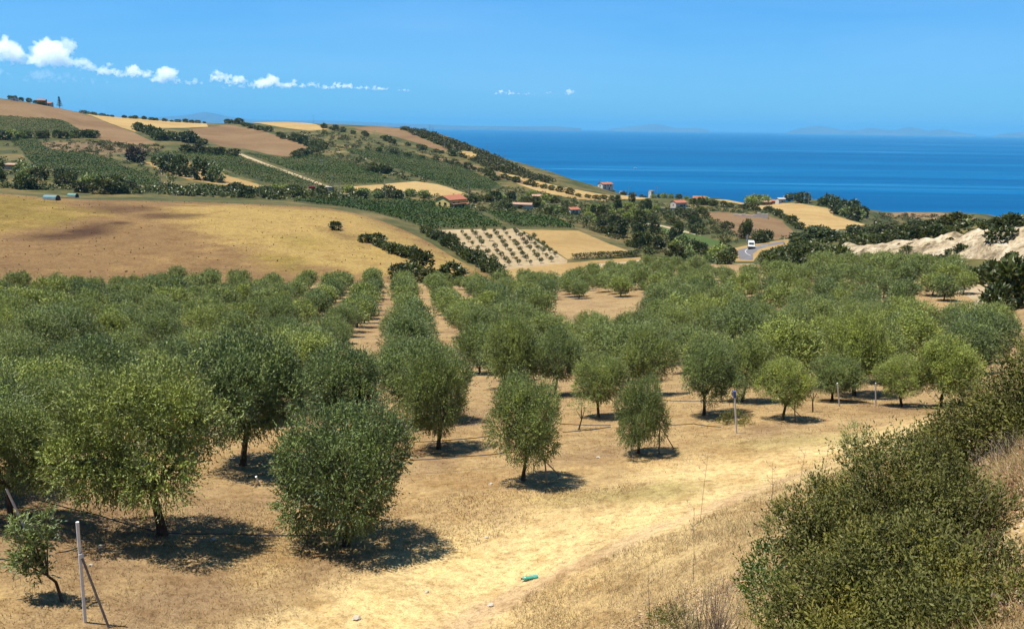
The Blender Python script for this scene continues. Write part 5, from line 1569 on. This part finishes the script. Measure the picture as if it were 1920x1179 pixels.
# power and telephone poles
def power_pole(px, py, h, label, arm=True):
    p = hit(px, py); e_ = empty('utility_pole', tuple(p))
    mb = MB(); mb.tube([(0, 0, -.5), (0, 0, h)], [.17, .11], 6); mb.build('pole', M['pole'], e_)
    if arm:
        mb = MB(); mb.box(-1.0, 1.0, -.08, .08, h-.7, h-.5); mb.build('crossarm', M['steel'], e_)
        for s in (-.85, 0, .85):
            mb = MB(); mb.tube([(s, 0, h-.5), (s, 0, h-.2)], .07, 5); mb.build('insulator', M['white'], e_)
    tag(e_, label, 'pole', 'utility poles')
for q in [(588,231,10,'pole on the skyline beside the small golden field'),(302,354,9,'pole before the tall clump at the ochre wedge'),(487,371,9,'pole in the strip behind the tawny hill'),(624,364,9,'pole beside the grey square kiosk'),(637,376,9.5,'pole right of the grey square kiosk'),(604,325,8,'pole in the vineyard right of the straight track'),(703,262,9,'pole on the slope below the ploughed strip'),(834,282,9,'pole at the lower end of the ploughed strip'),(914,292,10,'pole on the ridge against the sea, upper one'),(934,300,10,'pole on the ridge against the sea, middle one'),(946,312,10,'pole on the ridge against the sea, lower one'),(878,366,8,'pole right of the yellow house'),(723,372,7,'pole left of the yellow house'),(1124,357,8,'pole left of the white house before the sea'),(1179,362,7,'pole between the small flat buildings near the sea'),(1232,371,9,'pole right of the slim white tower'),(88,300,8,'pole in the left vineyard'),(1516,384,9,'pole in front of the pine like wood')]:
    power_pole(*q)
# lattice mast pair on the ridge
for px, py, h, lab in ((806,249,9,'taller steel mast on the far ridge'),(812,251,7,'shorter steel mast on the far ridge')):
    p = hit(px, py); e_ = empty('steel_mast', tuple(p))
    for s in ((-.5, -.5), (.5, -.5), (.5, .5), (-.5, .5)):
        mb = MB(); mb.tube([(s[0], s[1], -.5), (s[0]*.3, s[1]*.3, h)], .07, 4); mb.build('leg', M['steel'], e_)
    mb = MB()
    for k_ in range(6):
        z0, z1 = h*k_/6, h*(k_+1)/6; a, b = .5*(1-.7*k_/6), .5*(1-.7*(k_+1)/6)
        for s, t in (((-1, -1), (1, -1)), ((1, -1), (1, 1)), ((1, 1), (-1, 1)), ((-1, 1), (-1, -1))):
            mb.tube([(s[0]*a, s[1]*a, z0), (t[0]*b, t[1]*b, z1)], .04, 3)
    mb.build('bracing', M['steel'], e_)
    tag(e_, lab, 'mast')

# tall conifer with tiers on the hilltop
p = hit(112, 203); e_ = empty('conifer_tree', tuple(p))
mb = MB(); mb.tube([(0, 0, -.5), (0, 0, 6), (0, 0, 13)], [.3, .2, .05], 6); mb.build('trunk', M['bark'], e_)
rng = np.random.default_rng(12); P = []; D = []
for k_ in range(11):
    z = 2.2+k_*0.98; L = 3.0*(1-k_/11.5)
    for a in np.arange(0, 6.28, 0.78)+rng.uniform(0, 1):
        t = np.linspace(.12, 1, 9); P.append(np.stack([np.cos(a)*L*t, np.sin(a)*L*t, z+0.35*t*t*L*.4], 1)); D.append(unit(rng.normal(size=(9, 3))+np.array([np.cos(a), np.sin(a), .3])))
v, f = leaves_np(np.vstack(P), np.vstack(D), 0.75, 0.4, rng)
link('crown', np_mesh('crown', v, f, M['maquis']), e_)
tag(e_, 'tall tiered conifer on the hilltop skyline', 'tree')

# white van on the road
def van():
    p = hit(1408, 466)
    d = Vector(hit(1402, 474))-Vector(p)
    e_ = empty('van', (p[0], p[1], p[2]+.02), math.atan2(d.y, d.x)+R(90)+R(6))     # front looks down the road (-y)
    wp = plain_mat('white van paint', (0.78, 0.78, 0.78), 0.35, 0.04, 1.0, spec=0.5)
    prof = [(-2.5, .35), (-2.55, .95), (-2.3, 1.12), (-1.55, 1.25), (-.95, 2.0), (-.7, 2.2), (2.4, 2.25), (2.5, 2.1), (2.5, .35)]
    mb = MB(); n = len(prof)
    vv = [(-.95*(1-.07*max(0, z-1.2)), y, z) for y, z in prof] + [(.95*(1-.07*max(0, z-1.2)), y, z) for y, z in prof]
    ff = [tuple(range(n))[::-1], tuple(range(n, 2*n))] + [(i, (i+1) % n, n+(i+1) % n, n+i) for i in range(n)]
    mb.add(vv, ff); mb.build('body', wp, e_)
    mb = MB(); mb.add([(-.78, -1.53, 1.31), (.78, -1.53, 1.31), (.73, -1.02, 1.98), (-.73, -1.02, 1.98)], [(0, 1, 2, 3)]); mb.build('windscreen', M['pane'], e_)
    for s in (-1, 1):
        mb = MB(); mb.add([(s*.945, -1.3, 1.35), (s*.945, -.2, 1.35), (s*.9, -.2, 1.95), (s*.9, -.9, 1.95)], [(0, 1, 2, 3) if s > 0 else (3, 2, 1, 0)]); mb.build('side_window', M['pane'], e_)
        mb = MB(); mb.box(s*.72-.18, s*.72+.18, -2.58, -2.4, .8, 1.02); mb.build('headlight', M['whiteplastic'], e_)
        mb = MB(); mb.box(s*1.05-.12, s*1.05+.12, -1.35, -1.2, 1.35, 1.6); mb.build('mirror', M['hose'], e_)
        for y in (-1.65, 1.55):
            mb = MB(); mb.tube([(s*.76, y, .34), (s*.99, y, .34)], .34, 14); w_ = mb.build('wheel', M['hose'], e_)
            mb = MB(); mb.tube([(s*.97, y, .34), (s*1.0, y, .34)], .19, 10); mb.build('rim', M['steel'], w_)
    mb = MB(); mb.box(-.96, .96, -2.66, -2.45, .32, .62); mb.build('bumper', M['hose'], e_)
    mb = MB(); mb.box(-.45, .45, -2.575, -2.5, .68, .88); mb.build('grille', M['hose'], e_)
    tag(e_, 'white van coming round the bend of the road', 'van')
van()
# roadside marker
p = hit(1401, 452); e_ = empty('road_marker', tuple(p)); mb = MB(); mb.box(-.25, .25, -.06, .06, -.3, 2.2); mb.build('panel', M['white'], e_); tag(e_, 'white roadside marker behind the white van', 'sign')

# boat far out
u = pix_dir([1191], [316])[0]; t_ = SEA/u[2]
e_ = empty('boat', (u[0]*t_, u[1]*t_, SEA), R(100))
mb = MB(); mb.add([(-1.4, -4, 0), (1.4, -4, 0), (1.5, 2, 0), (0, 5.5, .2), (-1.5, 2, 0), (-1.7, -4, 1.3), (1.7, -4, 1.3), (1.8, 2, 1.4), (0, 6.2, 1.9), (-1.8, 2, 1.4)], [(0,1,6,5),(1,2,7,6),(2,3,8,7),(3,4,9,8),(4,0,5,9),(5,6,7,8,9)]); mb.build('hull', M['white'], e_)
mb = MB(); mb.box(-1.1, 1.1, -2, 1.5, 1.35, 3.0); mb.build('cabin', M['white'], e_)
mb = MB(); mb.box(-.9, .9, 1.45, 1.55, 1.9, 2.6); mb.build('window', M['pane'], e_)
tag(e_, 'small white boat far out on the sea', 'boat')

# ------------------------------------------------------------------ islands and far coast
def island(name, prof, dist, depth, col, label):
    """prof: (px, py) outline against the sky; a real ridge with depth, standing in the sea"""
    prof = np.array(prof, float)
    n = 90; m = 15
    px = np.linspace(prof[0, 0], prof[-1, 0], n)
    py = np.interp(px, prof[:, 0], prof[:, 1])
    D = pix_dir(px, py)
    top = np.maximum(D[:, 2]*dist, SEA+3)
    v = np.zeros((n, m, 3))
    for j in range(m):
        t = j/(m-1)*2-1
        dd = dist + t*depth
        s = (1-t*t)
        rough = 1+0.35*vnoise(px*0.08, np.full(n, t*3), 77)*(1-abs(1-s))
        v[:, j, 0] = D[:, 0]*dd; v[:, j, 1] = D[:, 1]*dd
        z = SEA-5 + (top-SEA+5)*s*(rough if j != m//2 else 1)
        v[:, j, 2] = np.minimum(z, SEA-5+(top-SEA+5)*(0.35+0.65*s))
    f = [(i*m+j, (i+1)*m+j, (i+1)*m+j+1, i*m+j+1) for i in range(n-1) for j in range(m-1)]
    mt = field_mat(name+' rock', [(0.3, tuple(c*.7 for c in col)), (0.5, col), (0.75, tuple(c*1.3 for c in col))], 0.0008, 0.004, blotch=0.3, bumpd=20)
    return tag(link(name, np_mesh(name, v.reshape(-1, 3), f, mt, True)), label, kind='structure')
IC = (0.12, 0.13, 0.11)
island('island', [(1140,243),(1165,239),(1190,236.5),(1215,233.5),(1232,232.5),(1250,236),(1265,240),(1290,240.5),(1306,239.5),(1330,244)], 42000, 2500, IC, 'pale blue island on the horizon beyond the white tower')
island('island', [(1474,249),(1490,243),(1510,239),(1535,236),(1555,239),(1580,244),(1610,244),(1632,239.5),(1655,242.5),(1680,244),(1705,238),(1722,241),(1740,246),(1768,241.5),(1790,247),(1830,252)], 42000, 2500, IC, 'long pale blue island of several peaks on the horizon')
island('island', [(1862,254),(1890,250),(1930,248),(2000,247),(2060,256)], 42000, 2500, IC, 'faint island at the right end of the horizon')
island('far_mountain', [(250,224),(300,220),(340,217),(362,214),(384,210),(402,213),(430,219),(470,224),(520,226),(600,226),(680,229),(760,232),(860,236),(1000,237.5),(1040,237),(1090,241)], 36000, 2500, (0.09, 0.10, 0.09), 'blue grey mountain and low coast behind the far hill')

# ------------------------------------------------------------------ clouds: a receding line of small cumulus, true volumes
def cloud_mat(name, dens):
    m = bpy.data.materials.new(name); m.use_nodes = True
    nt = m.node_tree; nt.nodes.clear()
    o = nt.nodes.new('ShaderNodeOutputMaterial'); v = nt.nodes.new('ShaderNodeVolumePrincipled')
    v.inputs['Color'].default_value = (1, 1, 1, 1); v.inputs['Density'].default_value = dens; v.inputs['Anisotropy'].default_value = 0.2
    lk(nt, v.outputs[0], o.inputs['Volume'])
    return m
CM = [cloud_mat('cloud', 0.008), cloud_mat('thin cloud', 0.0055), cloud_mat('veil cloud', 0.0014)]
def cloud(px, py, w, h, dist, kind, label, seed, puffs=9):
    """px, py centre in the photograph, w and h size in its pixels"""
    c = at(px, py, dist); k = dist/FPX
    rng = random.Random(seed)
    bm = bmesh.new()
    puffs *= 3
    for i in range(puffs):
        t = (i+.5)/puffs*2-1
        x = t*w*.47*k + rng.uniform(-.05, .05)*w*k
        hh = h*(1-.6*abs(t)**1.5)*(0.55+0.45*math.sin(t*5+seed)**2)*k
        r_ = rng.uniform(.14, .34)*hh
        z = -h*.42*k + r_ + rng.random()*max(0, hh-2*r_)*.9
        mt = Matrix.Translation((x, rng.uniform(-.25, .25)*w*k, z)) @ Matrix.Diagonal((rng.uniform(1.0, 1.5), 1.2, 1, 1))
        bmesh.ops.create_icosphere(bm, subdivisions=3, radius=r_, matrix=mt)
    me = bpy.data.meshes.new('cloud'); bm.to_mesh(me); bm.free()
    o = link('cloud', me)
    o.location = tuple(c)
    rm = o.modifiers.new('remesh', 'REMESH'); rm.mode = 'VOXEL'; rm.voxel_size = max(h, 6)*k/26
    tx = bpy.data.textures.new('cloud_lumps', 'CLOUDS'); tx.noise_scale = h*k*.16; tx.noise_depth = 4
    ds = o.modifiers.new('lumps', 'DISPLACE'); ds.texture = tx; ds.strength = h*k*.48; ds.mid_level = .60
    ds.texture_coords = 'LOCAL'
    me.materials.append(CM[kind])
    return tag(o, label, 'cloud', 'small clouds in a line above the horizon')
CL = [(14,92,56,56,11000,0,'bright cloud cut by the left edge of the sky'),(92,100,70,56,11500,0,'tallest white cloud near the left edge'),(122,88,26,44,12000,1,'thin ragged cloud right of the tallest one'),
 (60,138,200,26,12500,2,'grey veil under the tallest cloud'),(170,122,34,26,13500,1,'faint cloud left of a rounded white one'),(203,130,38,28,14000,0,'rounded white cloud over the hilltop conifer'),(255,134,64,26,15000,0,'flat white cloud with a darker notch'),
 (312,141,52,38,15500,0,'tilted oval white cloud alone'),(364,152,28,18,17000,1,'pale small cloud between two brighter ones'),(408,142,30,30,17000,0,'upright white cloud at the start of the long bank'),(445,150,60,22,18000,0,'left part of the long white bank'),(505,154,80,28,18500,0,'brightest part of the long white bank'),(585,158,34,16,19000,1,'pale right end of the long white bank'),
 (640,160,66,18,20000,0,'low white cloud after a gap in the line'),(712,165,36,12,22000,0,'small flat cloud farther right in the line'),(757,169,30,8,23000,1,'last thin wisp of the left line'),(948,173,52,13,24000,0,'low white cloud above the sea ridge'),(1030,174,22,9,25000,1,'tiny faint cloud left of the bright one'),(1069,172,24,16,25000,0,'tiny bright white cloud at the right end of the line'),
 (130,150,160,16,14000,2,'lower grey veil left of the rounded cloud'),
 (152,114,46,26,12800,1,'soft ragged cloud between the tall one and the faint one'),(236,140,50,14,14600,1,'soft low shred under the flat cloud'),(338,154,34,12,16200,1,'soft shred right of the oval cloud'),(470,161,150,13,18200,1,'pale underside of the long white bank'),(552,158,46,18,18800,0,'small white lump near the end of the long bank'),(612,164,40,10,19600,1,'soft shred in the gap of the line'),(682,164,40,11,21000,0,'little flat white cloud before the last ones'),(985,176,44,7,24500,1,'faint flat streak between the two right clouds')]
for i, q in enumerate(CL): cloud(*q, seed=40+i, puffs=4 if q[2] < 30 else (7 if q[2] < 60 else 12))

# ------------------------------------------------------------------ sea air
m = bpy.data.materials.new('sea haze'); m.use_nodes = True
nt = m.node_tree; nt.nodes.clear()
o_ = nt.nodes.new('ShaderNodeOutputMaterial'); v_ = nt.nodes.new('ShaderNodeVolumePrincipled')
v_.inputs['Color'].default_value = (0.125, 0.39, 0.62, 1); v_.inputs['Density'].default_value = 3.8e-5; v_.inputs['Anisotropy'].default_value = 0.0
lk(nt, v_.outputs[0], o_.inputs['Volume'])
mb = MB(); mb.box(-62000, 62000, -3000, 72000, -136, 430); 
tag(mb.build('haze', m), 'thin blue sea air softening the far islands', kind='stuff')
